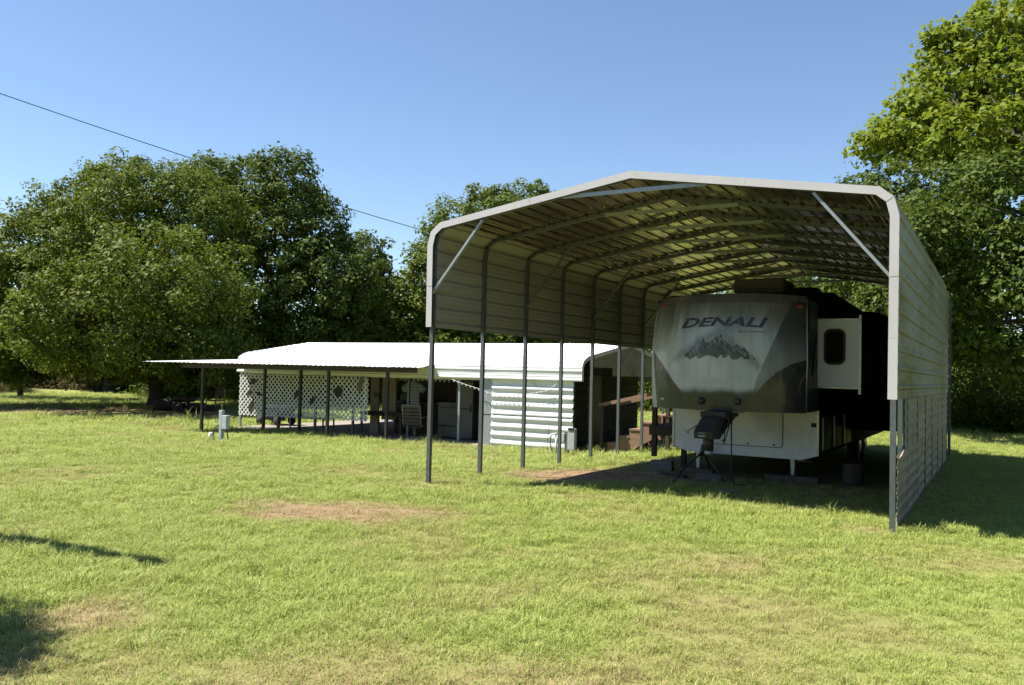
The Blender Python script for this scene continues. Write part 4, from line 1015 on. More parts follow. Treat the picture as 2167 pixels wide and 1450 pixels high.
# meter pedestal and hose bib before the wall
p = GP(1222, 962, -0.22); x_, y_ = p[0]+0.02, p[1]-0.5; g = gz(x_, y_)
me_ = empty('power_outlet_post', (x_, y_, g), 'short wooden post with a grey electrical box at the wall corner', 'electrical box')
MB().bx(x_-0.12, x_-0.03, y_-0.04, y_+0.05, g-0.1, g+0.62).build('post', M['wood_grey'], me_)
MB().bx(x_-0.03, x_+0.16, y_-0.07, y_+0.06, g+0.18, g+0.70, bev=0.01).build('box', M['box_grey'], me_)
MB().bx(x_-0.22, x_-0.12, y_-0.06, y_+0.05, g+0.36, g+0.58, bev=0.008).build('side_box', M['box_grey'], me_)
MB().bx(x_-0.01, x_+0.14, y_-0.085, y_-0.068, g+0.66, g+0.72).build('lid_lip', M['black'], me_)
p = GP(1186, 968, -0.22); x_, y_ = p[0], p[1]-0.25; g = gz(x_, y_)
hb = empty('hose_bib', (x_, y_, g), 'white standpipe tap with a dark hose in front of the ribbed wall', 'tap')
MB().tube([(x_, y_, g-0.05), (x_, y_, g+0.60)], 0.028, 10).build('standpipe', M['pvc'], hb)
MB().tube([(x_+0.04, y_, g+0.60), (x_-0.10, y_-0.04, g+0.58), (x_-0.13, y_-0.05, g+0.50)], 0.024, 8).build('spout', M['pvc'], hb)
MB().tube([(x_-0.13, y_-0.05, g+0.50), (x_-0.12, y_-0.08, g+0.36), (x_-0.02, y_-0.15, g+0.16), (x_+0.2, y_-0.25, g+0.02), (x_+0.35, y_-0.3, g+0.02)], 0.016, 7).build('hose', M['wire'], hb)
# rod leaning by the wall
p = GP(1164, 968, -0.22)
o = MB().tube([(p[0], p[1]-0.1, gz(p[0], p[1])), (p[0]-0.02, p[1]-0.1, 0.2), (p[0]+0.01, p[1]-0.1, 0.62)], 0.007, 5).build('thin_rod', M['dark_steel']); tag(o, 'thin dark rod stuck in the grass before the ribbed wall', 'rod')

# electric pedestal on the lawn
p = GP(467, 945, -0.2); x_, y_ = p[0], p[1]; g = gz(x_, y_)
ep = empty('hookup_pedestal', (x_, y_, g), 'grey weathered hookup post with electrical boxes and a tap on the open lawn', 'utility post')
MB().bx(x_-0.05, x_+0.05, y_-0.05, y_+0.05, g-0.1, g+0.78, bev=0.008).build('post', M['box_grey'], ep)
MB().bx(x_+0.05, x_+0.22, y_-0.05, y_+0.07, g+0.32, g+0.66, bev=0.012).build('meter_box', M['box_grey'], ep)
MB().bx(x_-0.09, x_-0.05, y_+0.0, y_+0.10, g+0.36, g+0.66).build('back_box', M['box_grey'], ep)
MB().tube([(x_, y_, g+0.78), (x_, y_, g+0.93)], 0.014, 8).lathe((x_, y_, g+0.92), [(0.018, 0), (0.028, 0.02), (0.018, 0.05), (0.024, 0.07)], 8).build('tap', M['brass'], ep)
MB().tube([(x_+0.2, y_, g+0.30), (x_+0.23, y_, g+0.15), (x_+0.28, y_, g-0.02)], 0.016, 6).build('conduit', M['wire'], ep)
MB().tube([(x_-0.05, y_-0.05, g+0.42), (x_-0.14, y_-0.08, g+0.34), (x_-0.17, y_-0.1, g+0.15), (x_-0.13, y_-0.1, g+0.0)], 0.018, 6).build('hose', M['wire'], ep)
MB().tube([(x_-0.30, y_-0.1, g+0.02), (x_-0.25, y_-0.1, g+0.22)], 0.045, 10).build('plug_cap', M['pvc'], ep)

# ------------------------------------------------------------------ wooden deck and stairs by the trailer
dk = empty('wooden_steps', (-7.2, 20.0, -0.25), 'unpainted wooden deck steps with handrail leading up to the trailer door', 'steps')
dz = 0.80; sy0, sy1 = 20.36, 21.36; DX = -7.35
for x, y, zt in ((-6.12, 16.45, 1.75), (-6.12, 18.3, 0.75), (-6.12, 20.3, 1.75), (DX+0.1, sy0+0.06, 1.6), (DX+0.1, sy1-0.06, 1.6), (-5.5, 16.45, 0.75)):
    g = gz(x, y); lift = 0.18 if (y < 17 and x < -6) else -0.05
    MB().bx(x-0.045, x+0.045, y-0.045, y+0.045, g+lift, zt).build('deck_post', M['wood_dark'], dk)
MB().bx(-6.18, -5.35, 16.36, 16.40, dz-0.2, dz-0.035).build('deck_joist', M['wood_dark'], dk)
MB().bx(-6.22, -6.185, 16.40, 20.3, dz-0.2, dz-0.035).build('deck_joist', M['wood_dark'], dk)
for i in range(6):
    x = -6.2+i*0.146; MB().bx(x, x+0.135, 16.36, 20.33, dz-0.032, dz).build('deck_board', M['wood_dark'], dk)
for i in range(7):
    y = sy0+0.005+i*0.146; MB().bx(DX, -5.34, y, min(y+0.135, sy1), dz-0.032, dz).build('deck_board', M['wood_dark'], dk)
for y in (sy0+0.02, sy1-0.08):
    n_ = 5; run = 0.30; rise = 0.19; poly = []; xs0 = DX-0.005
    for i in range(n_):
        poly += [(xs0-run*i, dz-0.03-rise*i), (xs0-run*(i+1), dz-0.03-rise*i)]
    poly += [(xs0-run*n_, -0.34), (xs0-run*n_+0.28, -0.34), (xs0, dz-0.44)]
    MB().prism(poly, lambda q: (q[0], y, q[1]), lambda q: (q[0], y+0.045, q[1])).build('stringer', M['wood'], dk)
for i in range(5):
    x = DX-0.005-0.30*(i+0.5); z = dz-0.03-0.19*i
    MB().bx(x-0.155, x+0.14, sy0, sy1, z+0.001, z+0.038).build('tread', M['wood'], dk)
MB().bx(DX-0.04, DX-0.003, sy0-0.03, sy1+0.01, dz-0.26, dz-0.034).build('riser_board', M['wood'], dk)
ra = AY(1268, 858, sy0-0.05); rb = AY(1388, 826, sy0-0.05)
for y in (sy0-0.05, sy1+0.05):
    MB().bar((ra[0], y, ra[2]), (DX+0.1, y, rb[2]), 0.04, 0.09).build('handrail', M['wood'], dk)
    MB().bx(ra[0]+0.05, ra[0]+0.12, y-0.035, y+0.035, gz(ra[0], y)-0.05, ra[2]+0.02).build('rail_post', M['wood_dark'], dk)

# ------------------------------------------------------------------ trees
def blade_quads(P, Nn, size, asp, rr, shape='leaf'):
    """leaf faces at P with normals ~Nn; returns verts, faces"""
    n = len(P)
    Nn = Nn/np.linalg.norm(Nn, axis=1, keepdims=True)
    r = rr.normal(size=(n, 3)); T = r-Nn*(r*Nn).sum(1, keepdims=True); T /= np.linalg.norm(T, axis=1, keepdims=True)
    B = np.cross(Nn, T); s = (size*rr.uniform(0.5, 1.5, n))[:, None]
    if shape == 'leaf':
        loc = [(-0.5, 0, 0), (0.0, -0.5*asp, 0.10), (0.55, 0, -0.06), (0.0, 0.5*asp, 0.10)]
        fidx = [(0, 1, 2), (0, 2, 3)]
    else:
        loc = [(-0.5, 0, 0), (-0.12, -0.5, 0.08), (0.12, -0.22, 0.02), (0.55, 0, -0.10), (0.12, 0.22, 0.02), (-0.12, 0.5, 0.08)]
        fidx = [(0, 1, 2), (0, 2, 4), (2, 3, 4), (0, 4, 5)]
    vs = np.stack([P+s*(a*T+b*B+c*Nn) for a, b, c in loc], 1).reshape(-1, 3)
    k_ = len(loc); base = (np.arange(n)*k_)[:, None]
    fs = np.concatenate([base+np.array(f)[None, :] for f in fidx], 0)
    return vs, fs
def tri_mesh(name, vs, fs, mat, parent, off):
    me = bpy.data.meshes.new(name); nf = len(fs)
    me.vertices.add(len(vs)); me.vertices.foreach_set('co', (vs-off).astype(np.float32).ravel())
    me.loops.add(nf*3); me.loops.foreach_set('vertex_index', fs.astype(np.int32).ravel())
    me.polygons.add(nf); me.polygons.foreach_set('loop_start', np.arange(0, nf*3, 3, dtype=np.int32))
    me.update(calc_edges=True); me.materials.append(mat)
    o = bpy.data.objects.new(name, me); col.objects.link(o)
    if parent: o.parent = parent
    return o
def crown_leaves(lobes, rr, leaf, clump_r, per_clump, dens, asp, shape):
    VS = []; FS = []; nb = 0
    for (c, r) in lobes:
        c = np.array(c, float); r = np.array(r, float)
        area = 4*PI*((r[0]*r[1])**1.6/3+(r[0]*r[2])**1.6/3+(r[1]*r[2])**1.6/3)**(1/1.6)
        nc = max(6, int(area*dens))
        d = rr.normal(size=(nc, 3)); d /= np.linalg.norm(d, axis=1, keepdims=True)
        rad = np.clip(np.where(rr.uniform(0, 1, nc) < 0.3, rr.uniform(0.3, 0.85, nc), rr.normal(0.93, 0.12, nc)), 0.3, 1.2)
        cen = c+d*r*rad[:, None]
        # drop clumps buried deep inside other lobes
        keep = np.ones(nc, bool)
        for (c2, r2) in lobes:
            if c2 is not c and not np.allclose(c2, c):
                keep &= (((cen-np.array(c2))/np.array(r2))**2).sum(1) > 0.55
        cen = cen[keep]; d = d[keep]; nc = len(cen)
        if nc == 0: continue
        m_ = per_clump; cr = clump_r*rr.uniform(0.55, 1.35, nc)
        e = rr.normal(size=(nc, m_, 3)); e /= np.linalg.norm(e, axis=2, keepdims=True)
        q = rr.uniform(0.25, 1.0, (nc, m_, 1))**0.5
        sq = np.array([1.0, 1.0, 0.72])
        P = cen[:, None, :]+e*q*cr[:, None, None]*sq
        Nn = e*0.55+d[:, None, :]*0.55+np.array([0, 0, 0.55])+rr.normal(size=(nc, m_, 3))*0.55
        vs, fs = blade_quads(P.reshape(-1, 3), Nn.reshape(-1, 3), leaf, asp, rr, shape)
        VS.append(vs); FS.append(fs+nb); nb += len(vs)
    return np.concatenate(VS), np.concatenate(FS)
def branch_mesh(mb, a, b, r0, r1, rr, n=5, seg=5, bow=0.06):
    a = np.array(a, float); b = np.array(b, float); L = np.linalg.norm(b-a); pts = []; rd = []
    j = rr.normal(size=(seg+1, 3))*L*bow; j[0] = 0; j[-1] = 0
    for i in range(seg+1):
        t = i/seg; p = a*(1-t)+b*t+j[i]*math.sin(PI*t); p[2] += 0.06*L*math.sin(PI*t); pts.append(p); rd.append(r0*(1-t)+r1*t)
    mb.tube(pts, rd, n)
def tree(name, label, base, lobes, seed, leafmat, bark, tr, leaf=0.16, clump=0.62, per=60, dens=1.75, asp=0.62, shape='leaf', group=None, lean=(0, 0), stems=1, fork=0.3):
    rr = np.random.default_rng(seed); base = np.array([base[0], base[1], gz(base[0], base[1]) if len(base) < 3 else base[2]])
    root = empty(name, tuple(base), label, 'tree', group)
    off = base
    cen = np.mean([l[0] for l in lobes], 0); H = cen[2]-base[2]
    tops = []
    for k_ in range(stems):
        mb = MB(); fk = base+np.array([(cen[0]-base[0])*0.35+lean[0]+rr.normal()*0.4*(stems > 1), (cen[1]-base[1])*0.35+lean[1]+rr.normal()*0.4*(stems > 1), H*fork+0.8])
        b0 = base+np.array([rr.normal()*0.35, rr.normal()*0.35, 0])*(stems > 1)
        pts = [b0+np.array([0, 0, -0.25]), b0+np.array([0, 0, 0.12])]; rd = [tr*1.5, tr*1.18]
        for i in range(1, 6):
            t = i/5; pts.append(b0*(1-t)+fk*t+np.array([rr.normal()*0.05, rr.normal()*0.05, 0])*tr*3); rd.append(tr*(1.05-0.35*t))
        mb.tube(pts, rd, 10); mb.build('trunk', bark, root); tops.append((fk, rd[-1]))
    mb = MB()
    for i, (c, r) in enumerate(lobes):
        fk, r0 = tops[i % len(tops)]; c = np.array(c); r = np.array(r)
        branch_mesh(mb, fk, c, r0*0.75, r0*0.22, rr, 6)
        for j in range(6):
            d = rr.normal(size=3); d /= np.linalg.norm(d); d[2] = abs(d[2])*0.7-0.2
            branch_mesh(mb, c*0.75+fk*0.25+rr.normal(size=3)*0.1, c+d*r*0.86, r0*0.22, 0.012, rr, 4, 4)
    mb.build('limbs', bark, root)
    vs, fs = crown_leaves(lobes, rr, leaf, clump, per, dens, asp, shape)
    tri_mesh('crown', vs, fs, leafmat, root, off)
    return root
def L(u, v, dep, ru, rv_=None, rd=None):
    """lobe from a photo position and radius, placed at a true depth"""
    c = AD(u, v, dep); k_ = dep/FPX; a = ru*k_; b = (rv_ or ru)*k_
    return (c, (a, rd or a, b))
tree('oak_tree', 'broad low-branched oak whose crown fills the left end of the tree row', GP(330, 862, -.25)[:2],
     [L(290, 440, 42, 115, 95), L(180, 520, 41, 120, 100), L(400, 480, 43, 120, 110), L(330, 600, 34.5, 150, 120), L(200, 650, 33.5, 130, 105), L(440, 620, 36, 95, 110), L(300, 720, 34.5, 140, 70), L(430, 740, 36, 100, 70), L(120, 690, 33, 110, 75), L(330, 600, 41, 140, 120), L(280, 740, 41, 150, 70), L(250, 390, 44, 75, 55), L(385, 415, 45, 75, 65), L(440, 470, 45, 80, 90), L(190, 755, 36, 100, 42), L(400, 765, 38, 100, 45), L(480, 780, 41, 70, 45)],
     1, M['leaf_oak'], M['bark'], 0.38, leaf=0.165, clump=0.58, per=72, dens=1.95)
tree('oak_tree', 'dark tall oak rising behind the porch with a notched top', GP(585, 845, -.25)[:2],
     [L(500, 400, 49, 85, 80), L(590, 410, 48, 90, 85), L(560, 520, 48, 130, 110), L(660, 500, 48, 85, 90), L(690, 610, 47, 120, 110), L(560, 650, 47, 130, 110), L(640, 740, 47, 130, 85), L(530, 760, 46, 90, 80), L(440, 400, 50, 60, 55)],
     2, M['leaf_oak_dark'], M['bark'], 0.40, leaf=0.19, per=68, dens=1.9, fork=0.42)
tree('oak_tree', 'smaller dark oak at the right end of the left tree row', GP(770, 850, -.25)[:2],
     [L(770, 560, 52, 60, 70), L(780, 650, 51, 70, 85), L(730, 690, 50, 80, 80), L(800, 740, 52, 80, 70)],
     3, M['leaf_oak_dark'], M['bark'], 0.22, leaf=0.20, per=66, fork=0.5)
tree('oak_tree', 'rounded oak at the outer left edge with drooping lower leaves and slim trunk', GP(43, 842, -.25)[:2],
     [L(60, 520, 47, 90, 80), L(100, 620, 41, 110, 90), L(10, 640, 40, 90, 100), L(40, 735, 38, 100, 70), L(-90, 700, 36, 110, 90), L(-110, 560, 38, 110, 110), L(60, 775, 40, 70, 35), L(150, 440, 49, 80, 60), L(-60, 600, 47, 90, 110)],
     4, M['leaf_oak'], M['bark'], 0.14, leaf=0.18, per=68, fork=0.7)
tree('oak_tree', 'far oak with twin dark trunks standing behind the brush', GP(244, 829, -.25)[:2],
     [L(200, 560, 64, 110, 90), L(320, 620, 63, 110, 90), L(250, 700, 62, 120, 60), L(380, 700, 64, 90, 60)],
     5, M['leaf_oak_dark'], M['bark'], 0.42, leaf=0.34, clump=0.9, dens=0.95, stems=2, fork=0.55)
tree('oak_tree', 'olive-green tree with rounded top behind the left wall of the carport', GP(1060, 850, -.25)[:2],
     [L(1060, 470, 53, 90, 75), L(980, 500, 52, 80, 75), L(1130, 450, 54, 70, 60), L(930, 590, 51, 75, 85), L(1030, 600, 51, 110, 100), L(1160, 560, 53, 100, 110), L(900, 680, 51, 60, 70), L(1000, 700, 51, 110, 70), L(1130, 700, 52, 110, 70), L(1230, 620, 55, 90, 110)],
     6, M['leaf_oak'], M['bark'], 0.34, leaf=0.20, per=66)
tree('oak_tree', 'hazy far tree filling the gap between the tree row and the carport', GP(845, 838, -.25)[:2],
     [L(850, 650, 78, 60, 60), L(820, 720, 77, 70, 55), L(900, 730, 78, 70, 55), L(740, 740, 79, 80, 50)],
     7, M['leaf_oak_dark'], M['bark'], 0.25, leaf=0.40, clump=1.0, dens=0.9)
tree('broadleaf_tree', 'tall yellow-green broad-leaved tree towering over the right side of the carport', (3.4, 47.0),
     [L(2000, 190, 46, 75, 75), L(1925, 255, 45, 75, 65), L(2060, 110, 47, 75, 80), L(2140, 60, 47, 90, 90), L(2120, 190, 45, 110, 90), L(1880, 300, 44, 60, 50), L(2010, 300, 43, 100, 60), L(2140, 310, 43, 100, 90), L(2230, 150, 46, 110, 120), L(1990, 105, 47, 42, 45), L(2240, 300, 45, 110, 100)],
     8, M['leaf_syc'], M['bark'], 0.36, leaf=0.29, clump=0.78, per=30, dens=1.4, asp=0.9, shape='star', fork=0.62)
tree('oak_tree', 'dense dark live oak behind the far corner of the carport wall', GP(2010, 900, -.2)[:2],
     [L(1900, 420, 42, 95, 70), L(2010, 420, 40, 100, 85), L(1820, 420, 44, 60, 50), L(1960, 530, 39, 100, 100), L(2060, 540, 38, 100, 110), L(2000, 660, 38, 110, 100), L(1890, 560, 41, 90, 100), L(1800, 520, 43, 80, 90), L(1770, 660, 44, 80, 90), L(1880, 690, 43, 80, 90), L(2070, 770, 40, 90, 80)],
     9, M['leaf_oak_dark'], M['bark'], 0.30, leaf=0.185, clump=0.58, per=56, dens=1.8, stems=2, fork=0.55)
tree('oak_tree', 'dense dark live oak at the outer right edge over shaded ground', (5.6, 25.5),
     [L(2130, 440, 27, 110, 100), L(2170, 580, 26, 110, 120), L(2125, 680, 27, 95, 95), L(2230, 690, 26, 110, 110), L(2240, 480, 27, 110, 110), L(2190, 760, 27, 90, 50), L(2340, 560, 26, 130, 160), L(2130, 800, 38, 80, 60)],
     10, M['leaf_oak_dark'], M['bark'], 0.34, leaf=0.185, clump=0.58, per=56, dens=1.8, fork=0.5)
b11 = AD(1850, 800, 31)
tree('oak_tree', 'leafy oak standing close behind the open rear of the carport', b11[:2],
     [L(1800, 560, 32, 95, 80), L(1700, 610, 34, 100, 70), L(1890, 520, 31, 95, 85), L(1830, 460, 33, 80, 60), L(1600, 640, 36, 90, 60), L(1960, 600, 31, 85, 80), L(1880, 640, 30, 100, 70), L(2000, 500, 33, 80, 80), L(1905, 525, 26.5, 80, 70), L(1960, 470, 27, 75, 60), L(1985, 570, 27, 60, 70), L(2010, 700, 33, 70, 70), L(1970, 620, 27.5, 75, 60), L(2025, 560, 29, 65, 75), L(2050, 650, 31, 80, 65), L(2010, 480, 27, 60, 60)],
     14, M['leaf_oak_dark'], M['bark'], 0.26, leaf=0.17, clump=0.55, per=60, dens=1.9, fork=0.5)
# trees outside the frame whose shadows fall across the lawn
tree('young_tree', 'young tree standing on the lawn to the left of the view', (-9.3, 0.6),
     [((-8.62, 1.06, 4.3), (1.2, 1.0, 1.1)), ((-9.15, 0.6, 5.1), (0.9, 0.8, 0.8)), ((-7.9, 0.4, 4.4), (1.15, 0.95, 0.9)), ((-8.62, 1.25, 4.2), (0.8, 0.7, 0.8)), ((-7.15, -0.15, 4.4), (1.15, 0.95, 0.9))], 12, M['leaf_oak_dark'], M['bark'], 0.09, leaf=0.15, clump=0.36, per=90, dens=11)
ds = empty('unseen_leaning_tree', (-12.2, 4.3, gz(-12.2, 4.3)), 'unseen leaning thin-leaved tree shading the lawn from beyond the left edge of the lawn', 'tree')
MB().tube([(-12.2, 4.3, -0.3), (-11.2, 4.2, 1.3), (-10.0, 4.15, 2.7), (-8.75, 4.02, 4.2)], [0.19, 0.16, 0.13, 0.05], 10).build('trunk', M['bark'], ds)
MB().tube([(-10.6, 4.17, 2.0), (-10.7, 3.9, 3.0), (-10.2, 3.7, 3.9)], [0.06, 0.04, 0.015], 7).build('limb', M['bark'], ds)
_vs, _fs = crown_leaves([((-9.9, 4.1, 2.9), (0.3, 0.12, 0.22)), ((-9.3, 4.02, 3.6), (0.35, 0.12, 0.25)), ((-8.85, 3.98, 4.1), (0.25, 0.06, 0.12)), ((-10.4, 4.1, 2.3), (0.3, 0.12, 0.2))], np.random.default_rng(61), 0.09, 0.13, 16, 13, 0.6, 'leaf')
tri_mesh('crown', _vs, _fs, M['leaf_oak_dark'], ds, np.array(ds.location))

# oak copies added out of view to block sky light and deepen shade
oaks = [q for q in bpy.data.objects if q.parent is None and q.name.startswith('oak_tree')]
lot = [(oaks[0], -34, -16), (oaks[5], -20, -27), (oaks[1], -6, -31), (oaks[5], 9, -29), (oaks[0], 22, -22), (oaks[1], 30, -8), (oaks[5], 31, 8), (oaks[0], 27, 24), (oaks[1], -42, 0), (oaks[5], 14, -36), (oaks[0], -13, -38), (oaks[8], 11.5, 12), (oaks[8], 13, 21), (oaks[7], 12.5, 31), (oaks[8], 14, 3)]
for i, (src, x, y) in enumerate(lot):
    c = copy_tree(src); c.location = (x, y, -0.2); c.rotation_euler = (0, 0, i*1.37)
    near = x > 11 and -1 < y < 32 and x < 15
    c['label'] = 'unseen oak added beside the carport side wall to block sky light' if near else 'unseen oak added across the lawn to block sky light'
    c['group'] = 'added oaks blocking sky light beside the carport side wall' if near else 'added oaks blocking sky light around the lawn'

# brush under the trees
def brush(name, label, pts, seed, mat, leaf, n_leaf, h, spread, cat='brush', kind='stuff', up=0.2):
    rr = np.random.default_rng(seed); P = []
    for p in pts:
        q = rr.normal(size=(n_leaf, 3))*np.array([spread, spread*0.5, 0]); q[:, 2] = np.abs(rr.normal(0, 0.5, n_leaf))*h*rr.uniform(0.2, 1.2)
        P.append(np.array([p[0], p[1], gz(p[0], p[1])])+q)
    P = np.concatenate(P); N_ = rr.normal(size=P.shape)+np.array([0, 0, up])
    vs, fs = blade_quads(P, N_, leaf, 0.45, rr)
    o = tri_mesh(name, vs, fs, mat, None, np.zeros(3)); return tag(o, label, cat, kind=kind)
rr = np.random.default_rng(33)
brush('brush', 'tangled brown brush below the left trees', [AD(u, 800, 66+rr.uniform(-3, 3)) for u in np.linspace(60, 480, 34)], 21, M['leaf_brush'], 0.28, 1500, 2.6, 1.3)
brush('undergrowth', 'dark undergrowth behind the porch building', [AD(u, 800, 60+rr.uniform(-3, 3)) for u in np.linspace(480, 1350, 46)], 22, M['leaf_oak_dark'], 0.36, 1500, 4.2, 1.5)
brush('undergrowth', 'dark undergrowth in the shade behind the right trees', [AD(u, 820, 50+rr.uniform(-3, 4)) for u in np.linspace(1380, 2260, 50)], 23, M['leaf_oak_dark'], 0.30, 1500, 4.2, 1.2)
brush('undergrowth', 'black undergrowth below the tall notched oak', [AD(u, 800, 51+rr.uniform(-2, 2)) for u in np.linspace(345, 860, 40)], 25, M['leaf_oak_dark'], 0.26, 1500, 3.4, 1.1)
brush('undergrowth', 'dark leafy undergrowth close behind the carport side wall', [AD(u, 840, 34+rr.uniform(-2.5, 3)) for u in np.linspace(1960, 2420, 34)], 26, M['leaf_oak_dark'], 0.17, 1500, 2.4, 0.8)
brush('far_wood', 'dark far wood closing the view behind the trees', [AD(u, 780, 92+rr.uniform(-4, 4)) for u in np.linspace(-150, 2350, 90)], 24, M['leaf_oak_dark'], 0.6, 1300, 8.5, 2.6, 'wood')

def tall_grass():
    rr = np.random.default_rng(5); n = 9000
    u = rr.uniform(-120, 60, n); d = rr.uniform(52, 62, n)
    B = np.stack([AD(a, 800, b) for a, b in zip(u, d)]); B[:, 2] = -0.25
    h = rr.uniform(0.7, 1.9, n)[:, None]; a = rr.uniform(0, 6.28, n); dr = np.stack([np.cos(a), np.sin(a), 0*a], 1)
    sd_ = np.stack([-np.sin(a), np.cos(a), 0*a], 1)*0.02; up = np.array([0, 0, 1.0])
    m1 = B+up*h*0.6+dr*h*0.12; t = B+up*h+dr*h*rr.uniform(0.25, 0.6, n)[:, None]
    vs = np.stack([B-sd_, B+sd_, m1-sd_, m1+sd_, t], 1).reshape(-1, 3); b = (np.arange(n)*5)[:, None]
    fs = np.concatenate([b+np.array(f)[None] for f in ((0, 1, 3), (0, 3, 2), (2, 3, 4))], 0)
    o = tri_mesh('tall_grass', vs, fs, M['leaf_dry_grass'], None, np.zeros(3)); tag(o, 'tall dry grass at the field edge behind the slim trunk', 'grass', kind='stuff')
tall_grass()

# junk in the shade under the oak: chair frame, log pile
p = GP(455, 872, -.25); x_, y_ = p[0], p[1]; g = gz(x_, y_)
cf = empty('old_chair', (x_, y_, g), 'old metal chair standing in the deep shade under the oak', 'chair')
for dx in (-0.3, 0.3):
    for dy, h_ in ((-0.25, 0.5), (0.25, 1.15)): MB().tube([(x_+dx, y_+dy, g), (x_+dx, y_+dy, g+h_)], 0.02, 6).build('leg', M['steel'], cf)
MB().bx(x_-0.32, x_+0.32, y_-0.28, y_+0.28, g+0.48, g+0.52).build('seat', M['dark_steel'], cf)
MB().bx(x_-0.32, x_+0.32, y_+0.24, y_+0.27, g+0.7, g+1.15).build('backrest', M['dark_steel'], cf)
rr = np.random.default_rng(9)
names_ = ['thick dark log at the trunk end of the heap under the big oak', 'short dark log stub lying askew in the heap under the big oak', 'long dark log along the front of the heap under the big oak', 'dark forked log in the heap beside the old metal chair', 'dark log lying on top of the heap under the big oak']
for i, (u, ln, a_, rd_) in enumerate(((352, 0.55, 0.9, 0.26), (376, 0.4, -0.5, 0.2), (396, 0.9, 0.3, 0.17), (424, 0.6, 1.1, 0.18), (388, 0.6, 0.1, 0.16))):
    p = GP(u, 869+2*(i % 2), -.25); z_ = gz(p[0], p[1])+rd_*0.9+(0.34 if i == 4 else 0)
    dv = Vector((math.cos(a_), math.sin(a_), 0.08*(-1)**i))*ln; c = Vector((p[0], p[1], z_))
    lg = MB().tube([c-dv, c-dv*0.3+Vector((0, 0.03, 0.04)), c+dv*0.4, c+dv], [rd_*1.05, rd_, rd_*0.95, rd_*0.8], 9).build('log', M['bark'])
    tag(lg, names_[i], 'log', 'logs heaped under the oak')

# overhead cable and its far poles
w0 = AD(-260, 108, 70); w1 = AD(1400, 622, 110)
o = MB().tube([tuple(np.array(w0)*(1-t)+np.array(w1)*t-np.array([0, 0, 1.2])*math.sin(PI*t)) for t in np.linspace(0, 1, 30)], 0.045, 6).build('overhead_cable', M['wire']); tag(o, 'dark overhead cable crossing the sky behind the oaks', 'cable')
for q, lb_ in ((w0, 'tall wooden pole carrying the cable beyond the slim-trunked oak'), (w1, 'tall wooden pole carrying the cable far behind the carport')):
    pl = MB().tube([(q[0], q[1], -0.5), (q[0], q[1], q[2]+0.3)], [0.2, 0.12], 10).build('cable_pole', M['wood_grey']); tag(pl, lb_, 'pole', 'poles of the overhead cable')

# ------------------------------------------------------------------ grass
def make_tuft(nb, seed, h, spread, wd, lean=0.5):
    rr = np.random.default_rng(seed); vs = []; fs = []; tip = []
    for i in range(nb):
        a = rr.uniform(0, 6.28); r = spread*math.sqrt(rr.uniform(0, 1)); b = np.array([r*math.cos(a), r*math.sin(a), -0.01])
        hh = h*rr.uniform(0.45, 1.25); a2 = rr.uniform(0, 6.28); ln = hh*lean*rr.uniform(0.3, 1.8); dr = np.array([math.cos(a2), math.sin(a2), 0])
        s_ = np.array([-math.sin(a2+rr.normal()*0.5), math.cos(a2), 0])*wd*rr.uniform(0.7, 1.3)/2
        m1 = b+np.array([0, 0, hh*0.55])+dr*ln*0.25; t = b+np.array([0, 0, hh*(1-0.25*min(1, ln/hh))])+dr*ln
        k_ = len(vs); vs += [b-s_, b+s_, m1-s_*0.85, m1+s_*0.85, t]; fs += [(k_, k_+1, k_+3, k_+2), (k_+2, k_+3, k_+4)]; tip += [0, 0, 0.55, 0.55, 1]
    me = bpy.data.meshes.new('grass_tuft'); me.from_pydata([tuple(q) for q in vs], [], fs)
    at = me.attributes.new('tip', 'FLOAT', 'POINT'); at.data.foreach_set('value', np.array(tip, np.float32))
    me.materials.append(M['grass']); return bpy.data.objects.new('grass_tuft', me)
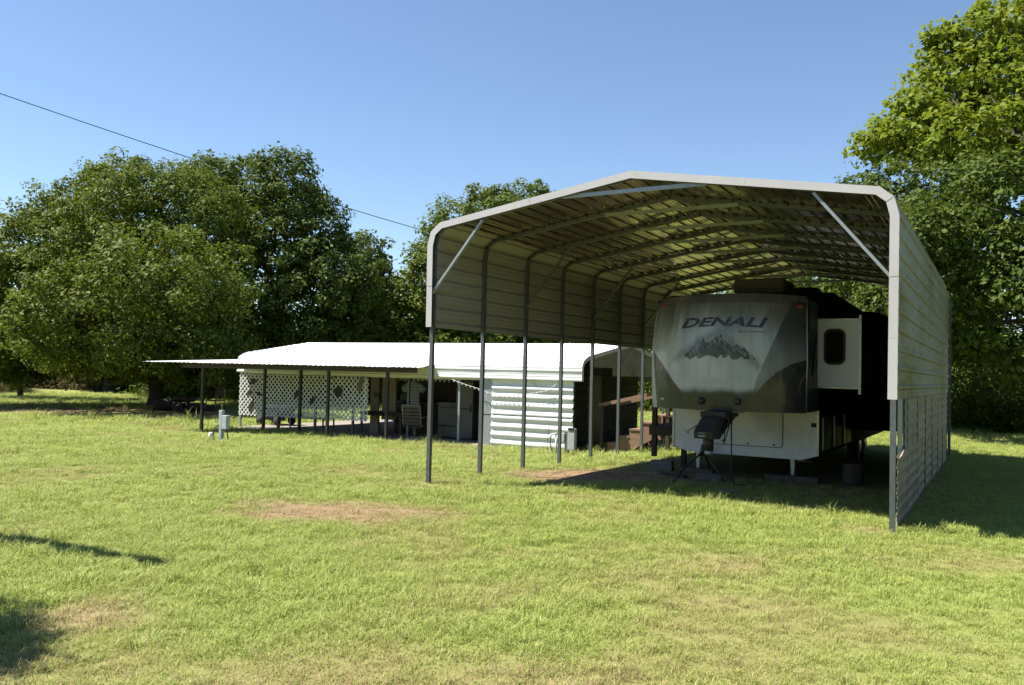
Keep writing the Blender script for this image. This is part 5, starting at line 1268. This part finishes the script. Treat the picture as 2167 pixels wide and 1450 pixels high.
def grass():
    tc = bpy.data.collections.new('grass_tufts')
    specs = [(50, .062, .10, .0050, .7), (50, .055, .10, .0050, .9), (44, .080, .09, .0052, .65), (50, .045, .11, .0050, 1.0), (24, .125, .07, .0056, .75), (50, .065, .10, .0050, .8)]
    for i, (nb, h, sp, wd, ln) in enumerate(specs): tc.objects.link(make_tuft(nb, 300+i, h, sp, wd, ln))
    rr = np.random.default_rng(77); PX = []; SC = []
    def band(d0, d1, dens, scale):
        half = 0.80
        n = int(dens*(d1**2-d0**2)*half*1.0)
        d = np.sqrt(rr.uniform(d0**2, d1**2, n)); a = rr.uniform(-half, half, n)
        p = np.stack([CAMH[0]*d*np.cos(a)+CAMR[0]*d*np.sin(a), CAMH[1]*d*np.cos(a)+CAMR[1]*d*np.sin(a)], 1)
        PX.append(p); SC.append(np.full(n, scale))
    band(2.6, 6.5, 200, 1.0); band(6.5, 11, 150, 1.08); band(11, 18, 80, 1.3); band(18, 30, 32, 1.7); band(30, 62, 5.5, 2.9)
    P = np.concatenate(PX); S = np.concatenate(SC); x, y = P[:, 0], P[:, 1]
    dry = dryness(x, y)
    keep = rr.uniform(0, 1, len(x)) > np.clip((dry-0.6)*1.6, 0, 0.62)
    keep &= ~((x > -22.05) & (x < -12.15) & (y > 19.45) & (y < 29.7))
    keep &= ~((x > -12.5) & (x < -9.4) & (y > 19.85) & (y < 26.5))
    inport = (x > -6.9) & (x < -1.2) & (y > 12.4) & (y < 21)
    keep &= ~(inport & (rr.uniform(0, 1, len(x)) < 0.62))
    keep &= ~((x > -6.3) & (x < -1.6) & (y > 15.0) & (y < 25))
    under = patch(x, y, GP(180, 872, -.25), 12, 3.2)
    keep &= ~(rr.uniform(0, 1, len(x)) < 0.75*under)
    P = P[keep]; S = S[keep]; dry = dry[keep]; x, y = P[:, 0], P[:, 1]; n = len(x)
    tall = 1+0.08*noise2(x, y, 1.7)+0.35*sstep(0.35, 0.0, dry)
    tall *= 1+0.55*np.exp(-((y-19.2)/1.0)**2)*(x < -9)+0.5*np.exp(-(((x+8.6)/1.2)**2+((y-18)/1.5)**2))
    tall *= 1-0.38*np.clip(dry-0.3, 0, 1)*1.3
    tall *= 1-0.35*sstep(-2.5, 1.0, x)
    Z = ground_z(x, y)
    S = S*rr.uniform(0.8, 1.12, n)*np.clip(tall, 0.5, 1.7)*0.9
    me = bpy.data.meshes.new('grass'); me.vertices.add(n); me.vertices.foreach_set('co', np.stack([x, y, Z-0.004], 1).astype(np.float32).ravel())
    def attr(nm, ty, val):
        a = me.attributes.new(nm, ty, 'POINT'); a.data.foreach_set('vector' if ty == 'FLOAT_VECTOR' else 'value', np.asarray(val).ravel())
    attr('dry', 'FLOAT', dry.astype(np.float32)); attr('sc', 'FLOAT', S.astype(np.float32))
    rot = np.stack([rr.normal(0, 0.08, n), rr.normal(0, 0.08, n), rr.uniform(0, 6.28, n)], 1).astype(np.float32); attr('rot', 'FLOAT_VECTOR', rot)
    pk = rr.choice(6, n, p=[.23, .22, .13, .22, .04, .16]).astype(np.int32); attr('pick', 'INT', pk)
    o = bpy.data.objects.new('grass', me); col.objects.link(o)
    ng = bpy.data.node_groups.new('scatter_grass', 'GeometryNodeTree')
    ng.interface.new_socket('Geometry', in_out='INPUT', socket_type='NodeSocketGeometry'); ng.interface.new_socket('Geometry', in_out='OUTPUT', socket_type='NodeSocketGeometry')
    N = ng.nodes; Lk = ng.links; gi = N.new('NodeGroupInput'); go = N.new('NodeGroupOutput')
    ci = N.new('GeometryNodeCollectionInfo'); ci.inputs[0].default_value = tc; ci.inputs['Separate Children'].default_value = True; ci.inputs['Reset Children'].default_value = True
    ip = N.new('GeometryNodeInstanceOnPoints'); ip.inputs['Pick Instance'].default_value = True
    def na(nm, ty):
        q = N.new('GeometryNodeInputNamedAttribute'); q.data_type = ty; q.inputs[0].default_value = nm; return q.outputs[0]
    Lk.new(gi.outputs[0], ip.inputs['Points']); Lk.new(ci.outputs[0], ip.inputs['Instance'])
    Lk.new(na('pick', 'INT'), ip.inputs['Instance Index']); Lk.new(na('rot', 'FLOAT_VECTOR'), ip.inputs['Rotation']); Lk.new(na('sc', 'FLOAT'), ip.inputs['Scale'])
    Lk.new(ip.outputs[0], go.inputs[0])
    md = o.modifiers.new('scatter', 'NODES'); md.node_group = ng
    tag(o, 'short tufted lawn grass, green with straw-coloured blades', 'grass', kind='stuff')
    print('grass tufts', n)
grass()
print('tris', sum(len(p.loop_triangles) if False else len(p.polygons) for p in bpy.data.meshes))
